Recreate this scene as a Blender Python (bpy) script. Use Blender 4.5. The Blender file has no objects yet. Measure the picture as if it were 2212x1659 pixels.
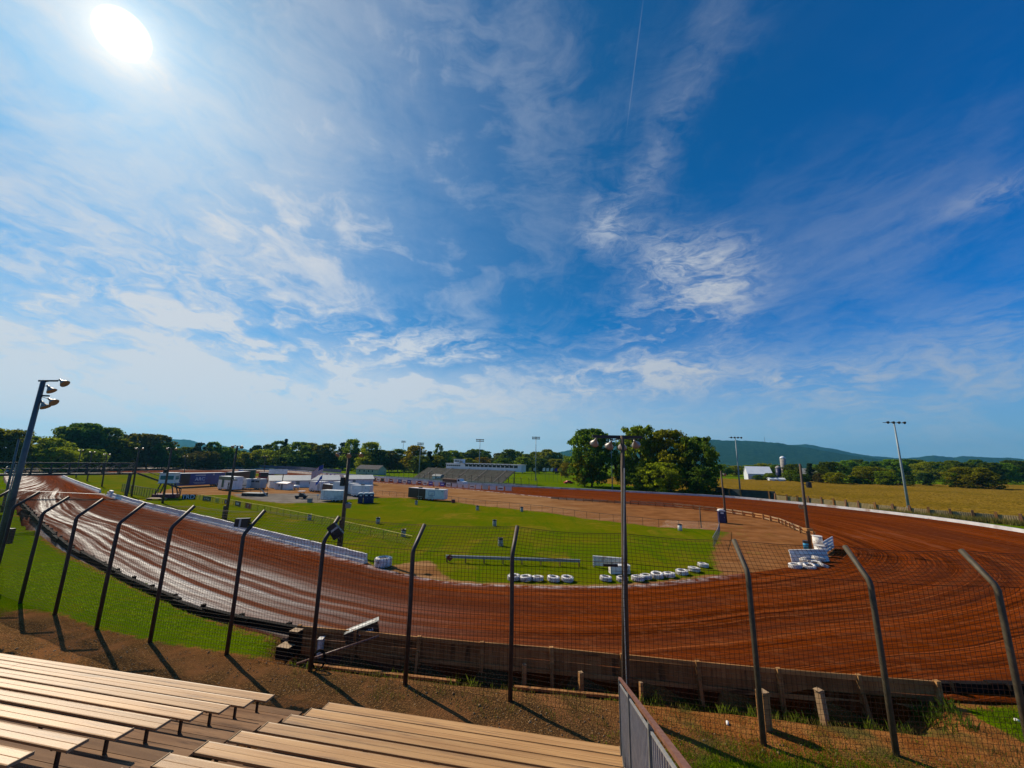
import bpy, bmesh, math, random
import numpy as np
from mathutils import Vector, Matrix, noise as mnoise
random.seed(7); RNG = np.random.default_rng(7)
sc = bpy.context.scene
COL = sc.collection

# ------------------------------------------------------------------ camera
PITCH, ROLL, CAM_H = math.radians(11.26), math.radians(1.2), 10.2
FWD = Vector((0, math.cos(PITCH), math.sin(PITCH)))
_u0 = Vector((0, -math.sin(PITCH), math.cos(PITCH))); _x0 = Vector((1, 0, 0))
RGT = _x0 * math.cos(ROLL) + _u0 * math.sin(ROLL)
UPV = _u0 * math.cos(ROLL) - _x0 * math.sin(ROLL)
CAM = Vector((0, 0, CAM_H))
cd = bpy.data.cameras.new('camera'); cam = bpy.data.objects.new('camera', cd); COL.objects.link(cam)
cd.sensor_fit = 'HORIZONTAL'; cd.sensor_width = 36.0; cd.lens = 36.0 * 831.0 / 2212.0
cd.clip_start = 0.1; cd.clip_end = 30000
cam.matrix_world = Matrix(((RGT.x, UPV.x, -FWD.x, 0), (RGT.y, UPV.y, -FWD.y, 0), (RGT.z, UPV.z, -FWD.z, CAM_H), (0, 0, 0, 1)))
sc.camera = cam

def ray(px, py):
    return RGT * ((px - 1106.0) / 831.0) - UPV * ((py - 829.5) / 831.0) + FWD
def at(px, py, z=0.0):            # ground survey: where the sight line meets the level z
    d = ray(px, py); return CAM + d * ((z - CAM_H) / d.z)
def far(px, py, dist):            # point of a sight line at a horizontal distance
    d = ray(px, py); return CAM + d * (dist / math.hypot(d.x, d.y))

# ------------------------------------------------------------------ light and sky
SUN = ray(265, 75).normalized()
SUN_EL = math.asin(SUN.z); SUN_AZ = math.atan2(SUN.x, SUN.y)      # azimuth from +Y towards +X
sl = bpy.data.lights.new('sun', 'SUN'); sl.energy = 5.0; sl.angle = math.radians(0.5); sl.color = (1.0, 0.89, 0.71)
so = bpy.data.objects.new('sun', sl); COL.objects.link(so)
so.rotation_euler = (-SUN).to_track_quat('-Z', 'Y').to_euler()
sc.view_settings.view_transform = 'Standard'; sc.view_settings.look = 'None'
sc.view_settings.exposure = 0.0; sc.view_settings.gamma = 1.0
sc.view_settings.use_curve_mapping = False
sc.render.engine = 'CYCLES'
cy = sc.cycles
cy.max_bounces = 6; cy.diffuse_bounces = 2; cy.glossy_bounces = 2; cy.transmission_bounces = 4
cy.transparent_max_bounces = 12; cy.volume_bounces = 0; cy.caustics_reflective = False; cy.caustics_refractive = False
cy.use_denoising = True
try: cy.denoiser = 'OPENIMAGEDENOISE'
except Exception: pass

class NT:                         # small helper to write node trees
    def __init__(s, tree): s.t = tree; s.n = tree.nodes; s.l = tree.links
    def new(s, typ, **kw):
        n = s.n.new(typ)
        for k, v in kw.items():
            if k == 'inp':
                for kk, vv in v.items(): s.set(n.inputs[kk], vv)
            else: setattr(n, k, v)
        return n
    def set(s, sock, v):
        if isinstance(v, bpy.types.NodeSocket): s.l.new(v, sock)
        elif isinstance(v, bpy.types.Node): s.l.new(v.outputs[0], sock)
        else:
            try: sock.default_value = v
            except Exception:
                sock.default_value = (v[0], v[1], v[2], 1.0) if len(v) == 3 else v
    def math(s, op, a, b=None, c=None, clamp=False):
        n = s.new('ShaderNodeMath', operation=op, use_clamp=clamp); s.set(n.inputs[0], a)
        if b is not None: s.set(n.inputs[1], b)
        if c is not None: s.set(n.inputs[2], c)
        return n.outputs[0]
    def vmath(s, op, a, b=None, out=0):
        n = s.new('ShaderNodeVectorMath', operation=op); s.set(n.inputs[0], a)
        if b is not None: s.set(n.inputs[1], b)
        return n.outputs[out]
    def mix(s, f, a, b, blend='MIX'):
        n = s.new('ShaderNodeMix', data_type='RGBA', blend_type=blend)
        s.set(n.inputs[0], f)
        for i, v in ((6, a), (7, b)):
            if isinstance(v, (tuple, list)): n.inputs[i].default_value = (v[0], v[1], v[2], 1)
            else: s.set(n.inputs[i], v)
        return n.outputs[2]
    def ramp(s, f, stops, interp='LINEAR'):
        n = s.new('ShaderNodeValToRGB'); r = n.color_ramp; r.interpolation = interp
        while len(r.elements) < len(stops): r.elements.new(0.5)
        for e, (p, c) in zip(r.elements, stops):
            e.position = p
            e.color = (c, c, c, 1) if isinstance(c, (int, float)) else (c[0], c[1], c[2], 1)
        s.set(n.inputs[0], f); return n.outputs[0]
    def sstep(s, f, a, b, lo=0.0, hi=1.0):
        n = s.new('ShaderNodeMapRange', interpolation_type='SMOOTHSTEP')
        s.set(n.inputs['Value'], f); n.inputs['From Min'].default_value = a; n.inputs['From Max'].default_value = b
        n.inputs['To Min'].default_value = lo; n.inputs['To Max'].default_value = hi
        return n.outputs[0]
    def noise(s, vec, scale, detail=4, rough=0.55, dist=0.0, out=0):
        n = s.new('ShaderNodeTexNoise'); s.set(n.inputs['Vector'], vec)
        n.inputs['Scale'].default_value = scale; n.inputs['Detail'].default_value = detail
        n.inputs['Roughness'].default_value = rough; n.inputs['Distortion'].default_value = dist
        return n.outputs[out]
    def scale(s, vec, v):
        return s.vmath('MULTIPLY', vec, v)

w = bpy.data.worlds.new('World'); sc.world = w; w.use_nodes = True
w.cycles.sampling_method = 'MANUAL'; w.cycles.sample_map_resolution = 256
T = NT(w.node_tree); T.n.clear()
wo = T.new('ShaderNodeOutputWorld'); bg = T.new('ShaderNodeBackground')
bg.inputs['Strength'].default_value = 0.1
T.l.new(bg.outputs[0], wo.inputs[0])
sky = T.new('ShaderNodeTexSky', sky_type='NISHITA', sun_disc=False)
sky.sun_elevation = SUN_EL; sky.sun_rotation = SUN_AZ
sky.air_density = 1.0; sky.dust_density = 0.6; sky.ozone_density = 2.5; sky.altitude = 100
hsv = T.new('ShaderNodeHueSaturation', inp={'Saturation': 1.1, 'Value': 1.0, 'Color': T.vmath('MULTIPLY', sky.outputs[0], (0.012, 0.67, 1.36))})
tc = T.new('ShaderNodeTexCoord'); DIR = T.vmath('NORMALIZE', tc.outputs['Generated'])
sep = T.new('ShaderNodeSeparateXYZ', inp={0: DIR}); dx, dy, dz = sep.outputs
zc = T.math('MAXIMUM', dz, 0.0)
den = T.math('ADD', zc, 0.12)
U = T.math('DIVIDE', dx, den); V = T.math('DIVIDE', dy, den)
def plane(su, sv, off=0.0, shear=0.0):
    a = T.math('MULTIPLY_ADD', V, shear, U)
    c = T.new('ShaderNodeCombineXYZ', inp={0: T.math('MULTIPLY', a, su), 1: T.math('MULTIPLY', V, sv), 2: off}); return c.outputs[0]
AZ = T.math('ARCTAN2', dx, dy); EL = T.math('ARCSINE', dz)
def blob(px, py, ra, re, rot=0.0):            # soft patch of sky round a direction (radii in degrees)
    d = ray(px, py).normalized(); a0 = math.atan2(d.x, d.y); e0 = math.asin(d.z)
    a = T.math('SUBTRACT', AZ, a0); e = T.math('SUBTRACT', EL, e0)
    cr, sr = math.cos(rot), math.sin(rot)
    p = T.math('ADD', T.math('MULTIPLY', a, cr), T.math('MULTIPLY', e, sr))
    q = T.math('SUBTRACT', T.math('MULTIPLY', e, cr), T.math('MULTIPLY', a, sr))
    p = T.math('POWER', T.math('DIVIDE', p, math.radians(ra)), 2.0); q = T.math('POWER', T.math('DIVIDE', q, math.radians(re)), 2.0)
    return T.math('EXPONENT', T.math('MULTIPLY', T.math('ADD', p, q), -1.0))
def addc(*xs):
    r = xs[0]
    for x in xs[1:]: r = T.math('ADD', r, x)
    return r
# cirrus: domain-warped noise in the direction of view, with a share drawn out along the wind
dq = T.vmath('MULTIPLY', DIR, (1.0, 1.0, 2.3))
w1 = T.vmath('SUBTRACT', T.noise(dq, 2.1, 3, 0.55, out=1), (0.5, 0.5, 0.5))
w2 = T.vmath('SUBTRACT', T.noise(dq, 7.0, 3, 0.6, out=1), (0.5, 0.5, 0.5))
q1 = T.vmath('ADD', dq, T.vmath('ADD', T.vmath('MULTIPLY', w1, (0.75, 0.75, 0.75)), T.vmath('MULTIPLY', w2, (0.16, 0.16, 0.16))))
f1 = T.noise(q1, 3.6, 8, 0.60)
f2 = T.noise(T.vmath('ADD', q1, (4.0, 1.0, 2.0)), 10.0, 6, 0.66)
n1 = T.noise(plane(1.15, 0.42, 3.1, 0.05), 1.9, 8, 0.62, 0.7)
n3 = T.noise(plane(0.55, 0.45, 1.7), 1.1, 3, 0.5, 0.4)
veil_cov = addc(T.math('MULTIPLY', blob(230, 250, 44, 30), 0.66), T.math('MULTIPLY', blob(740, 320, 22, 22), 0.42), T.math('MULTIPLY', blob(1500, 640, 50, 12), 0.10),
                T.math('MULTIPLY', blob(1750, 640, 24, 8, 0.4), 0.12), T.math('MULTIPLY', blob(1150, 200, 14, 20), 0.20), T.math('MULTIPLY', blob(1480, 250, 5, 18, -0.75), 0.30), 0.0)
vn = addc(T.math('MULTIPLY', n1, 0.42), T.math('MULTIPLY', f1, 0.40), T.math('MULTIPLY', f2, 0.18))
sunveil = T.math('MULTIPLY', blob(330, 150, 32, 27), T.sstep(vn, 0.34, 0.62, 0.30, 0.74))
veil = T.math('MULTIPLY', T.sstep(vn, 0.41, 0.63), T.math('MULTIPLY', veil_cov, T.sstep(n3, 0.25, 0.65, 0.45, 1.15)))
# brighter wisps and banks
dl = T.vmath('MULTIPLY', DIR, (1.0, 1.0, 2.7))
q2 = T.vmath('ADD', dl, T.vmath('ADD', T.vmath('MULTIPLY', w1, (1.1, 1.1, 0.9)), T.vmath('MULTIPLY', w2, (0.42, 0.42, 0.34))))
b1 = T.noise(q2, 3.4, 8, 0.62)
b2 = T.noise(T.vmath('ADD', q2, (7.0, 3.0, 1.0)), 8.0, 7, 0.66)
wl = addc(T.math('MULTIPLY', b1, 0.62), T.math('MULTIPLY', b2, 0.38))
bank = addc(T.math('MULTIPLY', blob(150, 740, 40, 8.5, -0.1), 1.0), T.math('MULTIPLY', blob(620, 850, 38, 6), 0.85), T.math('MULTIPLY', blob(560, 660, 24, 7, -0.2), 0.55),
            T.math('MULTIPLY', blob(1450, 690, 9, 4.5, 0.2), 1.05), T.math('MULTIPLY', blob(1430, 812, 12, 3.2), 1.15), T.math('MULTIPLY', blob(1310, 490, 4.5, 3.5), 0.6),
            T.math('MULTIPLY', blob(1440, 570, 4.5, 4, -0.5), 0.95), T.math('MULTIPLY', blob(1560, 580, 4, 5, 0.8), 0.9),
            T.math('MULTIPLY', blob(1240, 820, 5, 2.2), 0.9), T.math('MULTIPLY', blob(950, 750, 13, 3), 0.9), T.math('MULTIPLY', blob(2130, 800, 20, 5.5, 0.15), 0.8),
            T.math('MULTIPLY', blob(1740, 822, 5, 1.2), 0.8), T.math('MULTIPLY', blob(2180, 415, 4, 1.5), 0.6), T.math('MULTIPLY', blob(1390, 380, 2.6, 11, -0.75), 0.28))
wisp = T.math('MULTIPLY', T.sstep(wl, 0.42, 0.64), bank, clamp=True)
low = T.math('MULTIPLY', T.sstep(EL, 0.32, -0.02), 0.82)          # whitening of the air towards the horizon
lowbank = T.math('MULTIPLY', addc(T.math('MULTIPLY', blob(100, 730, 42, 9, -0.08), 0.62), T.math('MULTIPLY', blob(600, 850, 40, 6.5), 0.5)), T.sstep(vn, 0.33, 0.60, 0.25, 1.0))
cl = T.math('ADD', T.math('MAXIMUM', T.math('MAXIMUM', veil, lowbank), sunveil), T.math('MULTIPLY', wisp, 0.78))
# condensation trail
ta, tb = ray(1392, -20).normalized(), ray(1353, 285).normalized(); tn = ta.cross(tb).normalized()
tm = (ta + tb).normalized()
td = T.math('ABSOLUTE', T.vmath('DOT_PRODUCT', DIR, tuple(tn), out=1))
tl = T.vmath('DOT_PRODUCT', DIR, tuple(tm), out=1)
trail = T.math('MULTIPLY', T.sstep(td, 0.0016, 0.0004), T.sstep(tl, math.cos(ta.angle(tm) + 0.01), math.cos(ta.angle(tm) - 0.1), 0, 0.09))
cl = T.math('ADD', cl, trail)
cl = T.math('MINIMUM', cl, 0.93)
# aureole of the sun in the thin cloud
cosang = T.vmath('DOT_PRODUCT', DIR, tuple(SUN), out=1)
ang = T.math('MULTIPLY', T.math('ARCCOSINE', T.math('MINIMUM', cosang, 1.0)), 180 / math.pi)
g3 = T.math('MULTIPLY', T.math('EXPONENT', T.math('MULTIPLY', ang, -1 / 5.5)), 2.0)
g1 = T.math('MULTIPLY', T.math('EXPONENT', T.math('MULTIPLY', ang, -1 / 18.0)), 0.5)
g2 = T.math('MULTIPLY', T.math('EXPONENT', T.math('MULTIPLY', T.math('MULTIPLY', ang, ang), -1 / 6.0)), 4.2)
disc = T.math('MULTIPLY', T.sstep(ang, 2.0, 1.45), 24.0)
away = T.sstep(ang, 40.0, 105.0)
toned = T.vmath('MULTIPLY', hsv.outputs[0], T.mix(away, (1.0, 0.74, 0.62), (1.0, 0.97, 1.0)))
skyc = T.mix(low, toned, T.mix(away, (6.2, 7.4, 7.9), (2.6, 4.3, 5.6)))
away_ = away
bright = T.math('ADD', T.math('MULTIPLY', T.math('EXPONENT', T.math('MULTIPLY', ang, -1 / 35.0)), 2.2), T.math('MULTIPLY_ADD', away_, -1.2, 5.6))
cloudc = T.vmath('MULTIPLY', T.new('ShaderNodeCombineXYZ', inp={0: bright, 1: bright, 2: bright}).outputs[0], T.mix(T.sstep(ang, 8.0, 45.0), (1.0, 0.985, 0.99), (1.0, 1.06, 1.14)))
skyc = T.mix(cl, skyc, cloudc)
glow = T.new('ShaderNodeCombineXYZ', inp={0: addc(g1, g2, disc, g3), 1: addc(T.math('MULTIPLY', g3, 0.80), T.math('MULTIPLY', g1, 0.95), T.math('MULTIPLY', g2, 0.80), disc), 2: addc(T.math('MULTIPLY', g3, 0.50), T.math('MULTIPLY', g1, 0.92), T.math('MULTIPLY', g2, 0.48), disc)})
fin = T.vmath('ADD', skyc, glow.outputs[0])
T.set(bg.inputs['Color'], fin)

# ------------------------------------------------------------------ mesh helpers
class MB:
    def __init__(s): s.v = []; s.f = []
    def quad(s, a, b, c, d):
        n = len(s.v); s.v += [tuple(a), tuple(b), tuple(c), tuple(d)]; s.f.append((n, n + 1, n + 2, n + 3))
    def tri(s, a, b, c):
        n = len(s.v); s.v += [tuple(a), tuple(b), tuple(c)]; s.f.append((n, n + 1, n + 2))
    def box(s, c, size, M=None):
        c = Vector(c); h = Vector(size) * 0.5; n = len(s.v)
        for sx, sy, sz in ((-1,-1,-1),(1,-1,-1),(1,1,-1),(-1,1,-1),(-1,-1,1),(1,-1,1),(1,1,1),(-1,1,1)):
            p = Vector((sx * h.x, sy * h.y, sz * h.z))
            s.v.append(tuple(c + (M @ p if M else p)))
        for f in ((0,3,2,1),(4,5,6,7),(0,1,5,4),(1,2,6,5),(2,3,7,6),(3,0,4,7)): s.f.append(tuple(n + i for i in f))
        return s
    def bar(s, p0, p1, wd, ht, up=(0, 0, 1)):            # rectangular bar from p0 to p1
        p0 = Vector(p0); p1 = Vector(p1); d = (p1 - p0); L = d.length
        if L < 1e-6: return s
        d /= L; up = Vector(up)
        if abs(d.dot(up)) > 0.98: up = Vector((0, 1, 0)) if abs(d.y) < .9 else Vector((1, 0, 0))
        x = d.cross(up).normalized(); z = x.cross(d)
        M = Matrix((x, d, z)).transposed()
        return s.box((p0 + p1) * 0.5, (wd, L, ht), M)
    def cyl(s, p0, p1, r0, r1=None, n=8, cap=True):
        r1 = r0 if r1 is None else r1
        return s.tube([p0, p1], [r0, r1], n, cap)
    def tube(s, pts, r, n=6, cap=True):
        pts = [Vector(p) for p in pts]; k = len(pts)
        if not isinstance(r, (list, tuple)): r = [r] * k
        base = len(s.v); prev = None
        for i, p in enumerate(pts):
            d = (pts[min(i + 1, k - 1)] - pts[max(i - 1, 0)]).normalized()
            a = Vector((0, 0, 1)) if abs(d.z) < 0.9 else Vector((1, 0, 0))
            x = d.cross(a).normalized() if prev is None else (prev - d * prev.dot(d)).normalized()
            prev = x; y = d.cross(x)
            for j in range(n):
                t = 2 * math.pi * j / n
                s.v.append(tuple(p + (x * math.cos(t) + y * math.sin(t)) * r[i]))
        for i in range(k - 1):
            for j in range(n):
                a = base + i * n + j; b = base + i * n + (j + 1) % n
                s.f.append((a, b, b + n, a + n))
        if cap:
            s.f.append(tuple(base + j for j in range(n))[::-1]); s.f.append(tuple(base + (k - 1) * n + j for j in range(n)))
        return s
    def lathe(s, prof, c=(0, 0, 0), n=16, M=None, close=False):      # (r, z) profile turned about z
        c = Vector(c); base = len(s.v); k = len(prof)
        for r, z in prof:
            for j in range(n):
                t = 2 * math.pi * j / n; p = Vector((r * math.cos(t), r * math.sin(t), z))
                s.v.append(tuple(c + (M @ p if M else p)))
        for i in range(k if close else k - 1):
            i2 = (i + 1) % k
            for j in range(n):
                j2 = (j + 1) % n
                s.f.append((base + i * n + j, base + i * n + j2, base + i2 * n + j2, base + i2 * n + j))
        if not close:
            s.f.append(tuple(base + j for j in range(n))[::-1]); s.f.append(tuple(base + (k - 1) * n + j for j in range(n)))
        return s
    def prism(s, poly, axis_a, axis_b, o, d):            # polygon (a,b) in a plane at o, pushed along d
        o = Vector(o); A = Vector(axis_a); B = Vector(axis_b); d = Vector(d); n = len(s.v); k = len(poly)
        for q in (0, 1):
            for a, b in poly: s.v.append(tuple(o + A * a + B * b + d * q))
        s.f.append(tuple(range(n, n + k))[::-1]); s.f.append(tuple(range(n + k, n + 2 * k)))
        for i in range(k):
            j = (i + 1) % k; s.f.append((n + i, n + j, n + k + j, n + k + i))
        return s
    def mesh(s, name, smooth=False):
        me = bpy.data.meshes.new(name); me.from_pydata(s.v, [], s.f)
        if smooth: me.polygons.foreach_set('use_smooth', [True] * len(me.polygons))
        me.update(); return me
    def build(s, name, mat, parent=None, smooth=False, loc=None):
        return obj(name, s.mesh(name, smooth), mat, parent, loc)

def obj(name, me, mat, parent=None, loc=None):
    o = bpy.data.objects.new(name, me); COL.objects.link(o)
    if mat is not None and me is not None and len(me.materials) == 0: me.materials.append(mat)
    if loc is not None: o.location = loc
    if parent is not None:
        o.parent = parent
        if parent.get('_w'):                          # things built in place: keep world coordinates
            pw = parent
            M = Matrix.Translation(pw.location) @ Matrix.Rotation(pw.rotation_euler.z, 4, 'Z')
            o.matrix_parent_inverse = M.inverted()
    return o
def tag(o, label=None, cat=None, group=None, kind=None):
    if label: o['label'] = label
    if cat: o['category'] = cat
    if group: o['group'] = group
    if kind: o['kind'] = kind
    return o
def thing(name, label, cat, loc=(0, 0, 0), rz=0.0, group=None, world=False):
    o = bpy.data.objects.new(name, None); COL.objects.link(o); o.empty_display_size = 0.3
    o.location = loc; o.rotation_euler = (0, 0, rz)
    if world: o['_w'] = 1
    return tag(o, label, cat, group)
def dup(root, loc=None, rz=None, label=None, scale=None, parent=None):
    r = root.copy(); COL.objects.link(r)
    if loc is not None: r.location = loc
    if rz is not None: r.rotation_euler = (0, 0, rz)
    if scale is not None: r.scale = scale if isinstance(scale, (tuple, list)) else (scale,) * 3
    if label: r['label'] = label
    if parent is not None: r.parent = parent
    for ch in list(root.children): dup(ch, parent=r)
    return r
def ordinal(i):
    names = ['first','second','third','fourth','fifth','sixth','seventh','eighth','ninth','tenth','eleventh','twelfth','thirteenth','fourteenth','fifteenth','sixteenth','seventeenth','eighteenth','nineteenth','twentieth']
    if i <= 20: return names[i - 1]
    return '%d%s' % (i, {1: 'st', 2: 'nd', 3: 'rd'}.get(i % 10, 'th') if i % 100 not in (11, 12, 13) else 'th')

# ------------------------------------------------------------------ materials
def pm(name, c1, c2=None, scale=4.0, rough=0.75, bump=0.0, bscale=20.0, metal=0.0, detail=5, stretch=(1, 1, 1), dirt=None, dscale=1.3, spec=None, coords='Object', lo=0.35, hi=0.65, rnd=0.0, rotz=0.0):
    m = bpy.data.materials.new(name); m.use_nodes = True; t = NT(m.node_tree)
    p = t.n['Principled BSDF']; p.inputs['Roughness'].default_value = rough; p.inputs['Metallic'].default_value = metal
    if spec is not None: p.inputs['Specular IOR Level'].default_value = spec
    tcn = t.new('ShaderNodeTexCoord'); co = tcn.outputs[coords]
    if rotz: co = t.new('ShaderNodeVectorRotate', rotation_type='Z_AXIS', inp={'Vector': co, 'Angle': -rotz}).outputs[0]
    co = t.scale(co, stretch)
    if c2 is None: c2 = tuple(x * 0.8 for x in c1)
    f = t.sstep(t.noise(co, scale, detail, 0.6), lo, hi)
    c = t.mix(f, c1, c2)
    if dirt: c = t.mix(t.sstep(t.noise(co, dscale, 6, 0.65, 0.5), 0.52, 0.7), c, dirt)
    if rnd:
        oi = t.new('ShaderNodeObjectInfo'); c = t.new('ShaderNodeHueSaturation', inp={'Color': c, 'Value': t.math('MULTIPLY_ADD', oi.outputs['Random'], rnd * 2, 1 - rnd)}).outputs[0]
        co = t.vmath('ADD', co, t.vmath('MULTIPLY', oi.outputs['Random'], (37.0, 17.0, 9.0)))
    t.set(p.inputs['Base Color'], c)
    if bump > 0:
        b = t.new('ShaderNodeBump'); b.inputs['Strength'].default_value = bump; b.inputs['Distance'].default_value = 0.02
        t.set(b.inputs['Height'], t.noise(co, bscale, 5, 0.6)); t.l.new(b.outputs[0], p.inputs['Normal'])
    return m
# ================================================================== the setting
PAIRS = [((5,35.0),(4,18.8),1.4),((11.6,36),(9,18),1.4),((18,38.5),(16.9,17),1.4),((25,41),(27,17.3),1.4),((31,43.8),(40,20.5),1.4),((36,46.8),(52,27.5),1.4),
 ((40,50.5),(62,36),1.4),((43,55.5),(70.5,46.5),1.3),((45.5,61.5),(76,58),1.2),((47.8,68),(79.5,70),1.0),((49.5,75),(80.5,82),.8),((49,81.5),(79.5,94),.6),
 ((45.8,88.5),(75.5,107),.5),((39.2,95.5),(67.3,120),.5),((30.2,101),(54,127.8),.5),((20,108),(35,136.6),.5),((8,117),(14,145.5),.5),((-6,130),(-5,152.5),.5),
 ((-21,143),(-20,161),.5),((-38,154.5),(-45,179.5),.5),((-59,169),(-70,200),.5),((-82,186),(-93,219),.5),((-106,203),(-117,239),.5),((-126,217),(-143,263),.5),
 ((-146,227),(-168,277),.5),((-164,225),(-195,285),.5),((-180,214),(-222,280),.5),((-190,201),(-246,266),.5),((-195,186),(-258,247),.5),((-190,171),(-260,224),.5),
 ((-177.3,157.3),(-247,198),.5),((-150,136.5),(-205,161),.5),((-104.8,102.4),(-130,104),.6),((-71,78),(-85,70),.8),((-41.3,58.6),(-53.5,46.8),1.1),((-27,49.1),(-36,34.8),1.25),
 ((-14,40.6),(-20,25.4),1.4),((-9,37.4),(-12,21.5),1.4),((-3.7,35.3),(-4.5,20.0),1.4)]
def catmull(P, n):
    P = np.array(P, float); k = len(P); out = []
    for i in range(k):
        a, b, c, d = P[(i - 1) % k], P[i], P[(i + 1) % k], P[(i + 2) % k]
        for j in range(n):
            t = j / n
            out.append(0.5 * ((2 * b) + (-a + c) * t + (2 * a - 5 * b + 4 * c - d) * t * t + (-a + 3 * b - 3 * c + d) * t ** 3))
    return np.array(out)
NSEG = 26
INN = catmull([p[0] for p in PAIRS], NSEG); OUT = catmull([p[1] for p in PAIRS], NSEG); ZO = catmull([(p[2], 0) for p in PAIRS], NSEG)[:, 0]
NP = len(INN)
def inside(poly, x, y):
    poly = np.asarray(poly); r = np.zeros(x.shape, bool); n = len(poly)
    for i in range(n):
        x1, y1 = poly[i]; x2, y2 = poly[(i + 1) % n]
        if y1 == y2: continue
        c = ((y1 > y) != (y2 > y)) & (x < (x2 - x1) * (y - y1) / (y2 - y1) + x1); r ^= c
    return r
def dist_poly(poly, x, y, closed=True):
    poly = np.asarray(poly); best = np.full(x.shape, 1e9); n = len(poly)
    for i in range(n if closed else n - 1):
        a = poly[i]; b = poly[(i + 1) % n]; d = b - a; L = d @ d + 1e-12
        t = np.clip(((x - a[0]) * d[0] + (y - a[1]) * d[1]) / L, 0, 1)
        best = np.minimum(best, np.hypot(x - a[0] - t * d[0], y - a[1] - t * d[1]))
    return best
def sms(x, a, b):
    t = np.clip((x - a) / (b - a), 0, 1); return t * t * (3 - 2 * t)
OUTC = OUT[::4]; INNC = INN[::3]
FENCE_BASE = [(-44.6, 31.9), (-40.6, 30.1), (-36.7, 28.3), (-32.7, 26.6), (-28.76, 24.92), (-24.94, 23.39), (-20.86, 21.71), (-17.01, 20.47), (-12.59, 19.41), (-8.27, 18.34), (-4.01, 17.41), (0.18, 16.47), (4.35, 15.45), (8.41, 14.49), (12.34, 14.1), (16.2, 13.75), (20.1, 13.5)]
def ground_z(x, y):
    x = np.asarray(x, float); y = np.asarray(y, float)
    z = 1.35 * (1 - sms(np.hypot(x + 5, y), 32, 105))
    d = dist_poly(OUTC, x, y); ins = inside(OUTC, x, y)
    ditch = (1 - sms(d, 0.5, 2.3)) * sms(x, -11.4, -10.4) * (1 - sms(x, 14.8, 16.6)) * (~ins) * (y < 30)
    z = z - ditch * 0.95
    z = np.where(ins & (d > 0.7), -0.9, z)
    return z
def grid(xs, ys, fz, keep=None):
    X, Y = np.meshgrid(xs, ys); x = X.ravel(); y = Y.ravel(); z = fz(x, y)
    nx, ny = len(xs), len(ys); i = np.arange(nx * ny).reshape(ny, nx)
    F = np.stack([i[:-1, :-1], i[:-1, 1:], i[1:, 1:], i[1:, :-1]], -1).reshape(-1, 4)
    if keep is not None:
        k = keep(x, y); F = F[k[F].any(1)]
        used = np.unique(F); m = np.full(nx * ny, -1); m[used] = np.arange(len(used)); F = m[F]; x, y, z = x[used], y[used], z[used]
    return np.stack([x, y, z], 1), F
def np_mesh(name, V, F, smooth=True, attrs=None, uv=None):
    me = bpy.data.meshes.new(name)
    me.vertices.add(len(V)); me.vertices.foreach_set('co', np.ascontiguousarray(V, np.float32).ravel())
    k = F.shape[1]; me.loops.add(F.size); me.loops.foreach_set('vertex_index', F.astype(np.int32).ravel())
    me.polygons.add(len(F)); me.polygons.foreach_set('loop_start', np.arange(0, F.size, k, dtype=np.int32))
    try: me.polygons.foreach_set('loop_total', np.full(len(F), k, np.int32))
    except Exception: pass
    me.update(calc_edges=True); me.validate()
    if smooth: me.polygons.foreach_set('use_smooth', np.ones(len(me.polygons), bool))
    for n, a in (attrs or {}).items():
        at_ = me.attributes.new(n, 'FLOAT', 'POINT'); at_.data.foreach_set('value', np.ascontiguousarray(a, np.float32))
    if uv is not None:
        l = me.uv_layers.new(name='UVMap'); l.data.foreach_set('uv', np.ascontiguousarray(uv[F.ravel()], np.float32).ravel())
    return me
def attr(t, n): return t.new('ShaderNodeAttribute', attribute_name=n).outputs['Fac']
def new_mat(name):
    m = bpy.data.materials.new(name); m.use_nodes = True; t = NT(m.node_tree); p = t.n['Principled BSDF']; p.inputs['Roughness'].default_value = 0.9
    return m, t, p
def pos(t): return t.new('ShaderNodeNewGeometry').outputs['Position']
def bumpn(t, p, h, strength, dist=0.05):
    b = t.new('ShaderNodeBump'); b.inputs['Strength'].default_value = strength; b.inputs['Distance'].default_value = dist
    t.set(b.inputs['Height'], h); t.l.new(b.outputs[0], p.inputs['Normal'])

def grass_color(t, P, c1, c2, c3):
    a = t.noise(P, 0.06, 4, 0.6, 0.5); b = t.noise(P, 0.9, 5, 0.65); c = t.noise(P, 14.0, 4, 0.7)
    col = t.mix(t.sstep(a, 0.38, 0.62), c1, c2)
    col = t.mix(t.math('MULTIPLY', t.sstep(b, 0.48, 0.75), 0.7), col, c3)
    col = t.mix(t.sstep(c, 0.3, 0.7, 0.0, 0.55), col, tuple(x * 0.35 for x in c1))
    return col, b, c

# ---- ground sheet
xs = np.concatenate([-np.geomspace(62, 12000, 46)[::-1], np.arange(-61, 42, 0.5), np.geomspace(42.5, 12000, 50)])
ys = np.concatenate([-np.geomspace(12, 6000, 16)[::-1], np.arange(-11, 46, 0.5), np.geomspace(46.5, 14000, 70)])
V, F = grid(xs, ys, ground_z)
x, y = V[:, 0], V[:, 1]
fb = np.array(FENCE_BASE); fy = np.interp(x, fb[:, 0], fb[:, 1])
sd = fy - y                                                 # >0 on the seating side of the catch fence
dO = dist_poly(OUTC, x, y)
dirt = sms(sd, -1.2, 0.9) * sms(x, -32, -24)
dirt = np.maximum(dirt, sms(x, -12.5, -9.5) * (1 - sms(x, 16.6, 17.8)) * (y < 30))
wet_patch = 0.75 * np.exp(-(((x - 7.4) / 2.6) ** 2 + ((y - 12.9) / 0.9) ** 2)) + 0.5 * np.exp(-(((x - 11.5) / 2.5) ** 2 + ((y - 12.6) / 0.8) ** 2))
dirt = np.clip(dirt - 1.5 * wet_patch, 0, 1)
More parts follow.
